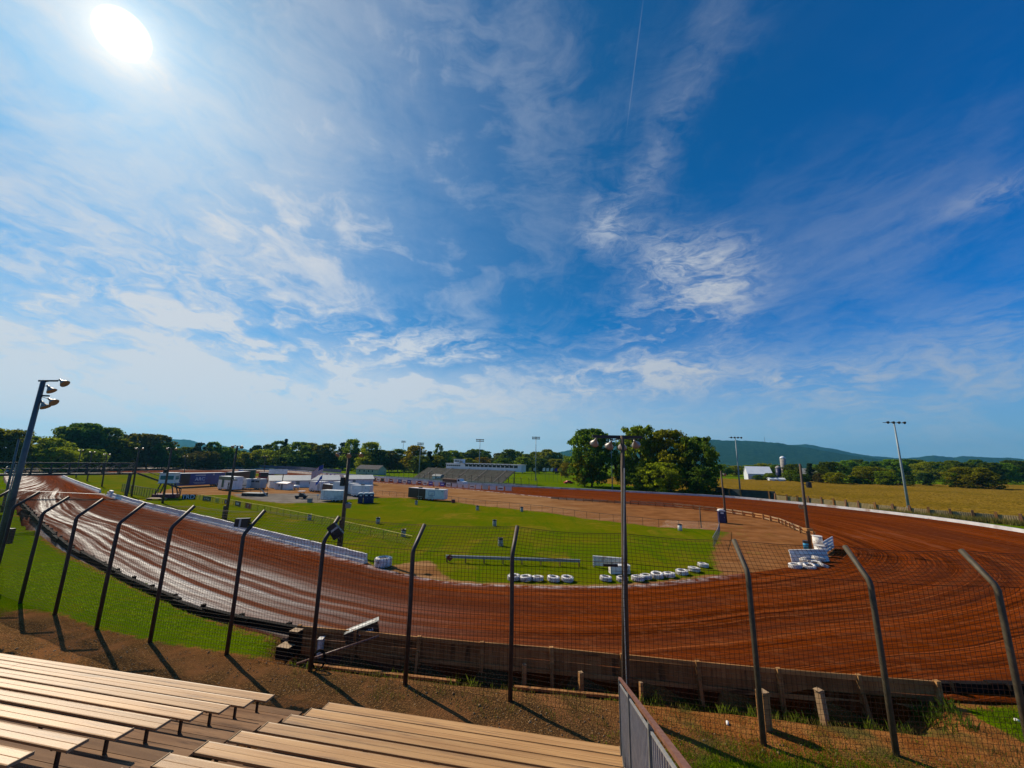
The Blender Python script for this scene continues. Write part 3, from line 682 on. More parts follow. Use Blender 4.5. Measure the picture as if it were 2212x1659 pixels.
# ---- flood lamps and poles
def lamp(mb_shade, mb_in, mb_arm, root, head, tilt, k=1.0):                 # bell-shaped flood lamp
    d = Vector(tilt).normalized(); M = d.to_track_quat('Z', 'Y').to_matrix()
    mb_shade.lathe([(a * k, b * k) for a, b in ((0.07, -0.30), (0.09, -0.12), (0.15, -0.02), (0.25, 0.14), (0.30, 0.24), (0.285, 0.24), (0.20, 0.10), (0.05, -0.02))], head, 14, M)
    mb_in.lathe([(a * k, b * k) for a, b in ((0.005, 0.05), (0.19, 0.10), (0.275, 0.225), (0.27, 0.228), (0.005, 0.10))], head, 14, M)
    mb_arm.bar(root, Vector(head) - d * 0.25, 0.04, 0.04)
def light_pole(label, base, top, r0, r1, mat, lamps=(), cross=None, cat='light pole', group=None, name='light_pole', extras=None, k=1.0):
    base = Vector(base); top = Vector(top)
    o = thing(name, label, cat, tuple(base), 0, group, world=True)
    mid = base.lerp(top, 0.5) + Vector((random.uniform(-.04, .04), 0, 0))
    MB().tube([base - Z * 0.4, mid, top], [r0, (r0 + r1) / 2, r1], 10).build('pole', mat, o, True)
    if cross:
        for a, b_ in cross: MB().bar(top + Vector(a), top + Vector(b_), 0.09, 0.11).build('cross_arm', M_DARKSTEEL, o)
    for root, head, tilt in lamps:
        s, i_, a = MB(), MB(), MB(); lamp(s, i_, a, top + Vector(root), top + Vector(head), tilt, k)
        l = s.build('lamp', M_LAMP, o, True); i_.build('reflector', M_LAMPIN, l, True); a.build('bracket', M_DARKSTEEL, l)
        for c in l.children: c.parent = l; c.matrix_parent_inverse = Matrix()
    if extras: extras(o, base, top)
    return o
def ex_left(o, b, t):
    MB().bar(b + Vector((-.2, -.12, 1)), Vector((t.x - .2, t.y - .12, 9.2)), 0.05, 0.05).build('conduit', M_PALEGREY, o)
    MB().box(Vector((b.x + .5, b.y - .1, 4.4)), (0.5, .2, 1.0)).build('switch_box', M_BLACK, o)
light_pole('tall grey pole with three bell lamps beside the fence at far left', (-34.88, 28.24, 1.3), (-34.9, 28.2, 15.3), 0.19, 0.14, M_POLEG,
           [((0, 0, -.1), (1.15, 0.25, 0.0), (.75, .1, -.55)), ((0, 0, -.4), (0.45, .15, -.55), (.55, .2, -.75)), ((0, 0, -1.15), (0.75, .2, -1.45), (.8, .1, -.55)), ((0, 0, -1.2), (0.3, .15, -1.75), (.5, .2, -.8))],
           [((-.35, 0, 0), (.95, .1, .05)), ((-.1, 0, -1.1), (.6, .1, -1.1))], extras=ex_left)
light_pole('thinner grey pole behind the tall lamp pole at far left', (-81.1, 64.6, 0.8), (-81.2, 64.4, 12.0), 0.17, 0.12, M_POLEG, [((0, 0, 0), (1.2, 0, -.1), (.7, 0, -.6))], [((-.2, 0, 0), (1.1, 0, 0.0))])
def ex_mid(o, b, t):
    MB().box(Vector((b.x - .38, b.y + .1, 6.3)), (0.55, .1, .09)).build('bracket', M_DARKSTEEL, o)
    MB().tube([Vector((b.x + .02, b.y - .16, 1.3)), Vector((b.x + .02, b.y - .16, 5.2)), Vector((t.x, t.y - .13, 10))], 0.02, 5).build('conduit', M_PALEGREY, o)
light_pole('dark wooden pole with five lamps standing in the fence line at centre', (4.35, 15.89, 1.3), (4.55, 15.82, 11.3), 0.15, 0.075, M_POLE,
           [((0, 0, -.12), (-1.05, 0.3, -.25), (-.1, .75, -.55)), ((0, 0, -.12), (-.42, .35, -.35), (-.1, .8, -.6)), ((0, 0, -.12), (.12, .4, -.38), (.1, .8, -.6)), ((0, 0, -.12), (.62, .3, -.28), (.4, .7, -.5))],
           [((-1.2, .12, -.05), (.85, .12, -.05))], extras=ex_mid, k=.62)

# ---- loudspeakers on the fence arms
def speaker(label, p, rz, rx):
    o = thing('loudspeaker', label, 'loudspeaker', tuple(p), rz)
    M = Matrix.Rotation(rx, 3, 'Y')
    mb = MB(); mb.prism([(-.42, -.24), (.42, -.30), (.42, .30), (-.42, .24)], Vector((1, 0, 0)), Z, (0, -.16, 0), (0, .34, 0)); mb.v = [tuple(M @ Vector(q)) for q in mb.v]; mb.build('cabinet', M_BLACK, o)
    mb = MB().box((-.08, -.166, 0), (.11, .012, .5)); mb.v = [tuple(M @ Vector(q)) for q in mb.v]; mb.build('stripe', M_PALEGREY, o)
    mb = MB().bar((.42, 0, .1), (.72, .05, -.12), .06, .06).bar((.42, 0, -.1), (.72, .05, -.12), .06, .06); mb.v = [tuple(M @ Vector(q)) for q in mb.v]; mb.build('bracket', M_DARKSTEEL, o)
    return o
e = elbows[8]; speaker('black loudspeaker with grey stripe bolted to a bent fence post', e + Vector((-.42, .42, .48)), 0.25, 0.05).scale = (.7, .8, .75)
e = elbows[9]; speaker('black loudspeaker tilted on end against its fence post', e + Vector((.26, .45, .38)), 0.2, 0.9).scale = (.8, .8, .8)

# ---- plank wall along the outside of the turn
wtop = [(649, 1350), (769, 1361), (907, 1374), (1042, 1386), (1192, 1397.5), (1343, 1412), (1506, 1427.5), (1680, 1443), (1852, 1457), (2020, 1469.5)]
W = [at(a, b_, 2.1) for a, b_ in wtop]
wall = thing('plank_wall', 'old brown plank wall holding the outer edge of the turn', 'wall', (W[4].x, W[4].y, 0.4), 0, world=True); wall['kind'] = 'thing'
for i, p in enumerate(W):
    q = Vector((p.x, p.y, 0)); n = Vector((-.1, -.99, 0))
    MB().box(q + n * .09 + Z * 1.22, (.17, .15, 1.84), Matrix.Rotation(random.uniform(-.03, .03), 3, 'Y')).build('post', M_TIMBER, wall)
    if i % 2 == 0: MB().bar(q + n * .5 + Z * .3, q + n * .15 + Z * 1.5, .12, .12).build('brace', M_TIMBERD, wall)
for i in range(len(W) - 1):
    a, b_ = W[i], W[i + 1]; d = (b_ - a).normalized(); n = Vector((d.y, -d.x, 0)).normalized()
    a = Vector((a.x, a.y, 0)); b_ = Vector((b_.x, b_.y, 0)); j = lambda k=.012: random.uniform(-k, k)
    tilt = [(1.925, 2.10, .05, .06, M_TIMBER), (1.565, 1.915, .0, .045, M_TIMBERD), (1.215, 1.555, .005, .045, M_TIMBERD), (1.06, 1.235, .055, .05, M_TIMBER), (.70, 1.075, .0, .045, M_TIMBERD), (.30, .69, .006, .045, M_TIMBERD)]
    for z0, z1, pr, tk, mt in tilt:
        MB().bar(a + d * .01 + n * (pr + j(.006)) + Z * ((z0 + z1) / 2 + j()), b_ - d * .01 + n * (pr + j(.006)) + Z * ((z0 + z1) / 2 + j()), tk, z1 - z0 - .008).build('board', mt, wall)
# stub posts in front of the wall
def stub(label, px, py, pt, w_, mat, lean=0.0, zb=0.75):
    p = at(px, py, zb); q = far(px, pt, math.hypot(p.x, p.y)); h = q.z - p.z
    o = thing('stub_post', label, 'post', tuple(p), 0.3)
    MB().box((0, 0, h / 2 - .15), (w_, w_, h + .3), Matrix.Rotation(lean, 3, 'Y')).build('shaft', mat, o)
    MB().box((lean * h, 0, h + .012), (w_ * 1.0, w_ * 1.0, .02), Matrix.Rotation(lean, 3, 'Y')).build('cut_end', M_TAN, o)
stub('short square post before the wall with a pale cut edge', 1132, 1475, 1436, .16, M_TIMBER)
stub('short square post left of the railing top, beside the wall', 1255, 1500, 1453, .17, M_TIMBER)
stub('thick round-edged stub post just behind a fence post right of centre', 1655, 1588, 1496, .30, M_TIMBER, 0.0, 1.15)
stub('leaning split post with weeds on it before the right part of the wall', 1782, 1572, 1492, .22, M_TAN, -.10, .85)
stub('slim broken post against the wall right of the centre light pole', 1386, 1520, 1475, .12, M_TIMBER)

# ---- wooden block steps
o = thing('block_steps', 'two stacked dark blocks making steps at the wall end', 'steps', tuple(at(616, 1420, 1.2)), -.2); o.scale = (.75, .75, .8)
MB().box((0, 0, .3), (.85, .7, .62)).build('lower_block', M_LOG, o); MB().box((0, 0, .625), (.86, .71, .03)).build('lower_lit_top', M_TAN, o)  # tan sheets on both blocks paint in the sunlight on their dark tops
MB().box((.2, .45, .62), (.6, .5, 1.25)).build('upper_block', M_LOG, o); MB().box((.2, .45, 1.26), (.61, .51, .03)).build('upper_lit_top', M_TAN, o)
# ---- black sign box lying on a pipe
o = thing('sign_box', 'black box sign with faded white lettering propped on the wall', 'sign', tuple(at(778, 1412, 1.0)), 0.33)
M = Matrix.Rotation(-.28, 3, 'Y'); mb = MB().box((0, 0, .95), (1.5, .55, .55), M); mb.build('box', M_BLACK, o)
mb = MB().box((0.0, .0, 1.236), (1.52, .5, .02), M); mb.build('lit_top', M_GREY, o); MB().box((0.0, .0, 1.249), (1.2, .16, .012), M).build('strip', M_WHITE, o)  # grey top sheet is sunlight put into colour; the box itself is black
for k in range(8): MB().box(Vector((0, -.284, .95)) + M @ Vector((-.1 + k * .085, 0, .02 + (.02 if k % 2 else 0))), (.05, .012, .13 if k % 3 else .09), M).build('letter', M_WHITE, o)
MB().box(Vector((0, -.284, .95)) + M @ Vector((.32, 0, -.12)), (.34, .012, .1), M).build('emblem', M_TAN, o)
o = thing('loose_pipe', 'long rusty pipe propped up across a fence post', 'pipe', tuple(at(640, 1440, 1.3)), 0)
p0 = at(640, 1436, 1.35); p1 = at(818, 1370, 2.2); MB().cyl(Vector((0, 0, .1)), p1 - p0, .05, .045, 8).build('shaft', M_RUST, o, True)
o = thing('cable_coil', 'coil of dark cable hung at the foot of a fence post', 'cable', tuple(at(686, 1448, 1.3)), .2)
for k in range(3):
    MB().tube([Vector((math.cos(a) * (.22 + .02 * k), .03 * k, .38 + math.sin(a) * (.34 + .02 * k))) for a in np.linspace(0, 2 * math.pi, 22)], .022, 6).build('turn', M_LOG, o, True)
o = thing('utility_box', 'white metal utility box standing behind a fence post', 'box', tuple(at(690, 1418, 1.0)), 0.1); o.scale = (.7, .8, .85)
MB().box((0, 0, .45), (.28, .4, .9)).build('cabinet', M_WHITE, o); MB().box((0, 0, .915), (.34, .46, .03)).build('lid', M_WHITE, o)
for k, (a, b_, c, e_) in enumerate([((660, 1441), (985, 1478), .16, 'dark fallen board lying below the wall by the sign box'), ((1110, 1490), (1340, 1512), .14, 'split fallen board lying below the wall at centre')]):
    p0 = at(a[0], a[1], .95); p1 = at(b_[0], b_[1], .95); o = thing('loose_board', e_, 'board', tuple(p0), 0)
    MB().bar(Vector((0, 0, .1)), p1 - p0 + Vector((0, 0, .1)), c, .09).build('plank', M_TIMBERD, o)
# ---- loose stones on the gravel
V = []; F = []
for _ in range(5200):
    x = random.uniform(-24, 18); f = float(np.interp(x, fb[:, 0], fb[:, 1])); y = f - random.uniform(-2.2, 6.5); r = random.uniform(.012, .04) * (1.8 if random.random() < .05 else 1); n = len(V); z = 1.35 if y < f - .3 else None
    if z is None: z = float(1.35 - .95 * (1 - min(1, max(0, (abs(y - f - 2.4) - .5) / 1.8))))
    V += [(x + r * random.uniform(.7, 1.3), y, z), (x, y + r, z), (x - r * random.uniform(.7, 1.3), y, z), (x, y - r, z), (x, y, z + r * random.uniform(.6, 1.2)), (x, y, z - r)]
    F += [(n, n + 1, n + 4), (n + 1, n + 2, n + 4), (n + 2, n + 3, n + 4), (n + 3, n, n + 4), (n + 1, n, n + 5), (n + 2, n + 1, n + 5), (n + 3, n + 2, n + 5), (n, n + 3, n + 5)]
M_STONE = pm('loose_stone', (0.22, 0.12, 0.05), (0.36, 0.23, 0.12), 9, .9, coords='Generated', spec=.1)
tag(obj('gravel', np_mesh('gravel', np.array(V), np.array(F), False), M_STONE), 'loose stones scattered on the brown gravel below the fence', None, None, 'stuff')
# ---- litter
for lab, px, py in (('crushed white cup on the soil right of the railing', 1572, 1570), ('pale scrap of paper on the soil below the right end of the wall', 2205, 1562)):
    o = thing('paper_cup', lab, 'litter', tuple(at(px, py, 1.33)), random.random() * 3)
    MB().lathe([(.035, 0), (.05, .13), (.047, .13), (.03, .01)], (0, 0, .05), 10, Matrix.Rotation(1.35, 3, 'Y')).build('cup', M_WHITE, o, True); MB().lathe([(.052, .13), (.052, .14)], (0, 0, .05), 10, Matrix.Rotation(1.35, 3, 'Y')).build('rim', M_WHITE, o)

# ---- low tarred rail along the outside of the left straight, and logs at the right
def rail_line(name, label, pts, seg, h, w_, mat, zt):
    pts = [Vector(p) for p in pts]; o = thing(name, label, 'guard rail', tuple(pts[len(pts) // 2]), 0, world=True)
    L = [0]
    for a, b_ in zip(pts[:-1], pts[1:]): L.append(L[-1] + (b_ - a).length)
    def Q(s):
        i = max(0, min(len(pts) - 2, int(np.searchsorted(L, s)) - 1)); return pts[i].lerp(pts[i + 1], (s - L[i]) / (L[i + 1] - L[i]))
    s = 0
    while s < L[-1] - .3:
        e_ = min(s + seg, L[-1]); a, b_ = Q(s), Q(e_); d = (b_ - a).normalized(); n = Vector((d.y, -d.x, 0)).normalized() * random.uniform(-.08, .08); dz = random.uniform(-.05, .06)
        MB().bar(a - d * .25 + n + Z * (zt - h * .28 + dz), b_ + d * .1 + n + Z * (zt - h * .28 + dz + random.uniform(-.04, .04)), w_, h * .55).build('rail_section', mat, o)
        MB().bar(a + n * 1.5 + Z * (zt - h * .78), b_ + n * 1.5 + Z * (zt - h * .78), w_ * .7, h * .42).build('lower_rail', mat, o)
        MB().box(a.lerp(b_, .2) + Vector((d.y, -d.x, 0)) * w_ * .8 + Z * (zt - .3), (.2, .2, .75), Matrix.Rotation(math.atan2(d.y, d.x), 3, 'Z')).build('block', mat, o)
        s = e_
    return o
lp = []
for a, b_ in [(640, 1353), (560, 1339), (498, 1326), (429, 1309), (339, 1274), (249, 1231), (218, 1215), (147, 1181), (89, 1131), (60, 1103), (42, 1086)]:
    zt = 1.75 if b_ > 1200 else (1.6 if b_ > 1120 else 1.35); p = at(a, b_, zt); lp.append((p.x, p.y, zt))
rail_line('guard_rail', 'low tarred rail of short sections along the left straight', [(p[0], p[1], 0) for p in lp], 3.3, .62, .24, M_LOG, 1.7)
rp = [at(a, b_, 1.75) for a, b_ in ((2024, 1468), (2100, 1471), (2212, 1475), (2330, 1480))]
rail_line('log_rail', 'low log edging past the right end of the plank wall', [(p.x, p.y, 0) for p in rp], 2.2, .5, .26, M_LOG, 1.72)

# ---- weeds and grass tufts
def tufts(name, label, spots, mat, hmin, hmax, per):
    V = []; F = []; zz = ground_z([q[0] for q in spots], [q[1] for q in spots])
    for (x, y), z in zip(spots, zz):
        for k in range(per):
            a = random.random() * 6.28; r = random.random() ** .5 * .22; bx, by = x + r * math.cos(a), y + r * math.sin(a)
            h = random.uniform(hmin, hmax); w_ = random.uniform(.006, .014); l = random.uniform(.1, .5) * h; b_ = random.random() * 6.28; c = b_ + 1.57
            n = len(V)
            V += [(bx - w_ * math.cos(c), by - w_ * math.sin(c), z - .02), (bx + w_ * math.cos(c), by + w_ * math.sin(c), z - .02), (bx + l * .4 * math.cos(b_), by + l * .4 * math.sin(b_), z + h * .65), (bx + l * math.cos(b_), by + l * math.sin(b_), z + h)]
            F += [(n, n + 1, n + 2), (n + 1, n + 3, n + 2)]
    o = obj(name, np_mesh(name, np.array(V), np.array(F), False), mat); return tag(o, label, None, None, 'stuff')
def leaf_mat(name, c1, c2, scale=0.3, trans=0.4, vary=.6):
    m = bpy.data.materials.new(name); m.use_nodes = True; t = NT(m.node_tree); t.n.clear()
    oi = t.new('ShaderNodeObjectInfo'); P = pos(t)
    c = t.mix(t.sstep(t.noise(P, scale, 4, .6), .35, .65), c1, c2)
    c = t.mix(t.sstep(t.noise(P, scale * 14, 3, .6), .3, .7, 0, .5), c, tuple(k * .45 for k in c1))
    c = t.mix(t.sstep(t.noise(P, scale * 3.5, 3, .6), .5, .68, 0, .75), c, tuple(k * 1.7 for k in c2))
    hs = t.new('ShaderNodeHueSaturation', inp={'Color': c, 'Hue': t.math('MULTIPLY_ADD', oi.outputs['Random'], .05, .475), 'Value': t.math('MULTIPLY_ADD', oi.outputs['Random'], .6, .7)})
    col = hs.outputs[0]
    d = t.new('ShaderNodeBsdfDiffuse', inp={'Color': col}); tr = t.new('ShaderNodeBsdfTranslucent', inp={'Color': t.mix(.6, col, (0.16, 0.17, 0.01), 'ADD')})
    ms = t.new('ShaderNodeMixShader', inp={0: trans, 1: d.outputs[0], 2: tr.outputs[0]}); out = t.new('ShaderNodeOutputMaterial'); t.l.new(ms.outputs[0], out.inputs[0])
    return m
M_WEED = leaf_mat('weed_leaves', (0.05, 0.11, 0.012), (0.10, 0.14, 0.02), 1.5, .45)
M_STRAW = leaf_mat('dry_grass', (0.20, 0.14, 0.05), (0.13, 0.11, 0.03), 1.5, .4)
M_GRASS = leaf_mat('grass_blades', (0.10, 0.20, 0.002), (0.15, 0.21, 0.003), 1.0, .55)
sp = []
for i in range(len(W) - 1):
    for k in range(22 if i > 4 else 10):
        q = W[i].lerp(W[i + 1], random.random()); sp.append((q.x + random.uniform(-.2, .2), q.y - .35 - random.random() ** 2 * 1.3))
tufts('weeds', 'green weeds growing along the foot of the plank wall', sp, M_WEED, .12, .5, 26)
sp = [(random.uniform(-9, 18), 0) for _ in range(420)]; sp = [(x, float(np.interp(x, fb[:, 0], fb[:, 1])) + random.uniform(-1.2, 1.6)) for x, _ in sp]
tufts('dry_grass', 'dry grass and stalks scattered along the fence line', sp, M_STRAW, .05, .2, 9)
sp = []
for _ in range(9000):
    x, y = random.uniform(-38, -11), random.uniform(19, 34)
    f = float(np.interp(x, fb[:, 0], fb[:, 1]))
    if y > f + .8 and y < f + 12: sp.append((x, y))
sp = [q for q, ok in zip(sp, ~inside(OUTC, np.array([q[0] for q in sp]), np.array([q[1] for q in sp]))) if ok]
tufts('grass', 'green grass on the bank between the left fence and the track', sp, M_GRASS, .05, .13, 7)
sp = [(random.gauss(7.6, 2.6), random.gauss(12.9, .8)) for _ in range(2600)] + [(random.gauss(12, 2.6), random.gauss(12.6, .6)) for _ in range(1000)] + [(random.uniform(17.6, 24), random.uniform(14.3, 16.6)) for _ in range(1500)]
tufts('grass', 'green grass patch below the fence at bottom right', sp, M_GRASS, .04, .12, 8)
# ================================================================== infield and trackside
M_CHECK, t, p = new_mat('checker_paint')
oc = t.new('ShaderNodeTexCoord').outputs['Object']; sx_ = t.new('ShaderNodeSeparateXYZ', inp={0: oc})
an = t.math('MULTIPLY', t.math('ARCTAN2', sx_.outputs[1], sx_.outputs[0]), 10 / math.pi / 2 * 2)
ck = t.math('MODULO', t.math('ADD', t.math('ADD', t.math('FLOOR', an), 40.0), t.math('FLOOR', t.math('MULTIPLY', sx_.outputs[2], 9.0))), 2.0)
t.set(p.inputs['Base Color'], t.mix(t.math('GREATER_THAN', ck, .5), (0.62, 0.61, 0.58), (0.02, 0.02, 0.02))); p.inputs['Roughness'].default_value = .5
def flat(name, c, rough=.5, **k): return pm(name, c, tuple(x * .85 for x in c), 3, rough, **k)
M_NAVY = flat('navy_plastic', (0.010, 0.012, 0.07)); M_TRWHITE = pm('trailer_white', (0.78, 0.75, 0.70), (0.68, 0.65, 0.61), 1.2, .35, dirt=(0.48, 0.48, 0.46), dscale=.6)
M_TRBLACK = flat('trailer_black', (0.012, 0.012, 0.016), .3); M_RUBBER = flat('rubber', (0.015, 0.015, 0.015), .8)
M_BLUE = pm('trailer_blue', (0.008, 0.022, 0.13), (0.012, 0.05, 0.22), .35, .3); M_RED = flat('dark_red', (0.20, 0.012, 0.018)); M_ORANGE = flat('orange', (0.55, 0.12, 0.03))
M_TEAL = flat('teal_glass', (0.03, 0.16, 0.17), .15); M_GLASS = flat('dark_glass', (0.02, 0.03, 0.04), .1); M_YEL = flat('yellow_paint', (0.55, 0.42, 0.03)); M_OLIVE = flat('olive', (0.14, 0.15, 0.07))
M_ROOF = pm('pale_roof', (0.60, 0.58, 0.50), (0.52, 0.50, 0.44), 1.0, .5); M_CREAM = pm('cream_siding', (0.48, 0.42, 0.28), (0.42, 0.37, 0.25), 2, .7); M_PURPLE = flat('purple', (0.06, 0.02, 0.30)); M_PINK = flat('pale_pink', (0.66, 0.55, 0.54)); M_GREEN = flat('dark_green', (0.02, 0.07, 0.035))
M_STRIPER = flat('flag_red', (0.48, 0.02, 0.03)); M_STRIPEW = flat('flag_white', (0.75, 0.72, 0.72)); M_CANTON = flat('flag_blue', (0.015, 0.025, 0.22)); M_BRIGHTBLUE = flat('bright_blue', (0.02, 0.10, 0.42)); M_BROWNBOX = flat('rust_box', (0.20, 0.085, 0.035), .8)
M_LETTER = flat('white_lettering', (0.75, 0.76, 0.80)); M_CYAN = flat('light_blue_barrel', (0.02, 0.30, 0.52))
def text(s, loc, size, axis, mat, parent, ext=0.004):                # flat print standing upright, reading along axis
    cu = bpy.data.curves.new('lettering', 'FONT'); cu.body = s; cu.size = size; cu.align_x = 'CENTER'; cu.align_y = 'CENTER'; cu.extrude = ext; cu.resolution_u = 3
    tmp = bpy.data.objects.new('lettering_source', cu); me = bpy.data.meshes.new_from_object(tmp); bpy.data.objects.remove(tmp); bpy.data.curves.remove(cu)
    a = Vector(axis).normalized(); Mx = Matrix((a, Z, a.cross(Z))).transposed().to_4x4(); Mx.translation = Vector(loc); me.transform(Mx); me.materials.clear()
    return obj('lettering', me, mat, parent)
def g0(px, py): v = at(px, py, 0.0); return v

# ---- white concrete barrier along the inside of the left straight
def barrier(label, pts, h=.85):
    pts = [at(*q) for q in pts]; o = thing('concrete_barrier', label, 'barrier', tuple(pts[0]), 0, world=True)
    for a, b_ in zip(pts[:-1], pts[1:]):
        L = (b_ - a).length; k = max(1, round(L / 3.2)); d = (b_ - a) / L; n = Vector((-d.y, d.x, 0))
        for i in range(k):
            q = a.lerp(b_, i / k) + n * random.uniform(-.03, .03); hh = h + random.uniform(-.03, .03)
            MB().prism([(-.24, -.1), (-.20, .25), (-.11, .45), (-.10, hh), (.10, hh), (.11, .45), (.20, .25), (.24, -.1)], n, Z, q + d * .01, d * (L / k - .02)).build('barrier_block', M_WHITE, o)
barrier('white concrete barrier along the far inside of the left straight, before the gap', [(134, 1031), (168, 1046), (216, 1064)])
barrier('long white concrete barrier inside the left straight ending at the single tire', [(231, 1071), (307, 1094), (344, 1104), (481, 1138), (611, 1172), (790, 1217)], .9)
o = thing('concrete_barrier', 'short taller white block where the long inside barrier begins', 'barrier', tuple(at(238, 1073)), -.65)
MB().prism([(-.3, 0), (-.2, 1.35), (.2, 1.35), (.3, 0)], Vector((0, 1, 0)), Z, (-1.4, 0, 0), (3.0, 0, 0)).build('block', M_WHITE, o); MB().box((.1, 0, 1.37), (3.0, .46, .05)).build('cap', M_WHITE, o)

# ---- white painted tires
tire = thing('painted_tire', 'x', 'tire', (0, 0, 0), 0, 'white tires edging the near turn')
prof = [(.36, .04), (.46, 0), (.58, .03), (.62, .10), (.62, .34), (.58, .41), (.46, .44), (.36, .40), (.33, .36), (.42, .33), (.50, .30), (.50, .14), (.42, .11), (.33, .08)]
MB().lathe(prof, (0, 0, 0), 24, None, True).build('carcass', M_TIRE, tire, True)
mb = MB()
for k in range(20):
    a = 2 * math.pi * k / 20
    for sgn in (-1, 1):
        mb.box((math.cos(a + sgn * .06) * .625, math.sin(a + sgn * .06) * .625, .22 + sgn * .10), (.04, .085, .17), Matrix.Rotation(a, 3, 'Z') @ Matrix.Rotation(sgn * .5, 3, 'X'))
mb.build('tread', M_TIRE, tire)
TP = [(1110, 1254), (1136, 1256), (1162, 1256), (1196, 1257), (1226, 1257), (1310, 1256), (1346, 1257), (1380, 1256), (1398, 1252), (1422, 1249), (1448, 1248), (1476, 1242), (1502, 1236), (1521, 1226)]
for i, (a, b_) in enumerate(TP):
    p = at(a, b_); q = (p.x, p.y + .25, .02)
    lab = '%s white painted tire from the left in the row along the near turn' % ordinal(i + 1)
    r = tire if i == 0 else dup(tire, label=lab)
    r.location = q; r.rotation_euler = (random.uniform(-.08, .08), random.uniform(-.08, .08), random.random() * 6); r['label'] = lab; k = random.uniform(.78, .9); r.scale = (k, k, k)
r = dup(tire, (-12, 39.6, .02), .5, 'big lone white tire beyond the end of the long inside barrier', (1.25, 1.25, 1.9)); del r['group']

# ---- steel guard rails in the infield
def wbeam(label, p0, p1, mat, tiers, post_mat, name='guard_rail'):
    p0 = Vector(p0); p1 = Vector(p1); o = thing(name, label, 'guard rail', tuple(p0), 0, world=True); d = (p1 - p0).normalized(); n = Vector((d.y, -d.x, 0))
    for z in tiers:
        MB().prism([(0, z - .15), (.07, z - .11), (.07, z - .06), (.01, z - .02), (.01, z + .02), (.07, z + .06), (.07, z + .11), (0, z + .15), (-.02, z + .15), (-.02, z - .15)], n, Z, p0 + n * .1, p1 - p0).build('rail_beam', mat, o)
    L = (p1 - p0).length
    for k in range(int(L / 1.9) + 1): MB().box(p0 + d * min(k * 1.9 + .1, L - .1) + Z * (tiers[-1] / 2 + .02), (.12, .14, tiers[-1] + .1), Matrix.Rotation(math.atan2(d.y, d.x), 3, 'Z')).build('post', post_mat, o)
    return o
o = wbeam('grey steel guard rail standing alone on the infield grass', at(963, 1214), at(1253, 1224), M_PALEGREY, [.55], M_TIMBER)
MB().box(at(972, 1214) + Vector((0, -.2, .45)), (.5, .05, .5), Matrix.Rotation(.78, 3, 'Y')).build('end_marker', M_RED, o)
wbeam('white painted guard rail behind the tires beside the centre pole', at(1281, 1224), at(1352, 1230), M_WHITE, [.28, .6, .92], M_WHITE)
o = thing('white_block', 'low white block in front of the white guard rail', 'block', tuple(at(1338, 1238)), .1)
MB().box((0, 0, .35), (1.9, .6, .7)).build('body', M_WHITE, o); MB().box((0, 0, .71), (1.96, .66, .05)).build('cap', M_WHITE, o)

# ---- white clutter at the road mouth on the right
o = thing('leaning_sheet', 'broad white steel panel leaning beside the infield road mouth', 'panel', tuple(at(1710, 1222)), 0, world=True)
a, b_ = at(1712, 1216), at(1793, 1214); n = Vector((0, 1, 0)); 
MB().prism([(0, -.1), (.06, -.1), (.4, 1.2), (.34, 1.2)], n, Z, a, b_ - a).build('sheet', M_WHITE, o); MB().bar(a + Vector((0, .37, 1.21)), b_ + Vector((0, .37, 1.21)), .16, .1).build('top_rail', M_WHITE, o)
MB().bar(a + Vector((0, .2, .75)), b_ + Vector((0, .2, .75)), .05, .1).build('rib', M_WHITE, o); MB().bar(b_ - Vector((.6, .1, .1)), b_ + Vector((-.6, .33, 1.15)), .3, .06).build('brace', M_WHITE, o)
for k, (a, b_, zz) in enumerate([(1722, 1229, 0), (1738, 1226, 0), (1752, 1230, 0), (1766, 1225, 0), (1781, 1228, 0), (1745, 1224, .42), (1772, 1222, .4)]):
    p = at(a, b_); r = dup(tire, (p.x, p.y + .2, zz + .06), None, '%s white tire from the left in the messy heap at the road mouth' % ordinal(k + 1), random.uniform(.7, .95)); r.rotation_euler = (random.uniform(-.5, .5), random.uniform(-.4, .4), random.random() * 6); r['group'] = 'white tires heaped at the road mouth'
o = wbeam('stack of white ribbed beams tilted up behind the leaning panel', at(1778, 1199), at(1799, 1185), M_WHITE, [.3, .65, 1.0, 1.35], M_WHITE, 'beam_stack')
for lab, a, b_, r_, h_ in (('tall white drum beside the right infield light pole', 1768, 1184, .55, 1.5), ('short white drum below the tilted white beams', 1774, 1202, .6, 1.2)):
    o = thing('white_drum', lab, 'drum', tuple(at(a, b_)), 0)
    MB().lathe([(r_ * .9, 0), (r_ * .92, h_ * .33), (r_ * .97, h_ * .34), (r_ * .97, h_ * .38), (r_ * .95, h_), (r_ * .8, h_ - .05)], (0, 0, 0), 18).build('shell', M_WHITE, o, True); MB().lathe([(r_ * .99, h_ - .08), (r_ * .99, h_)], (0, 0, 0), 18).build('rim', M_WHITE, o)
o = thing('trash_barrel', 'light blue trash barrel at the foot of the right infield pole', 'barrel', tuple(at(1742, 1186)), 0)
MB().lathe([(.3, 0), (.31, .9), (.28, .9)], (0, 0, 0), 16).build('drum', M_CYAN, o, True); MB().lathe([(.325, .72), (.325, 1.0), (.25, 1.0)], (0, 0, 0), 16).build('liner', M_BLACK, o)

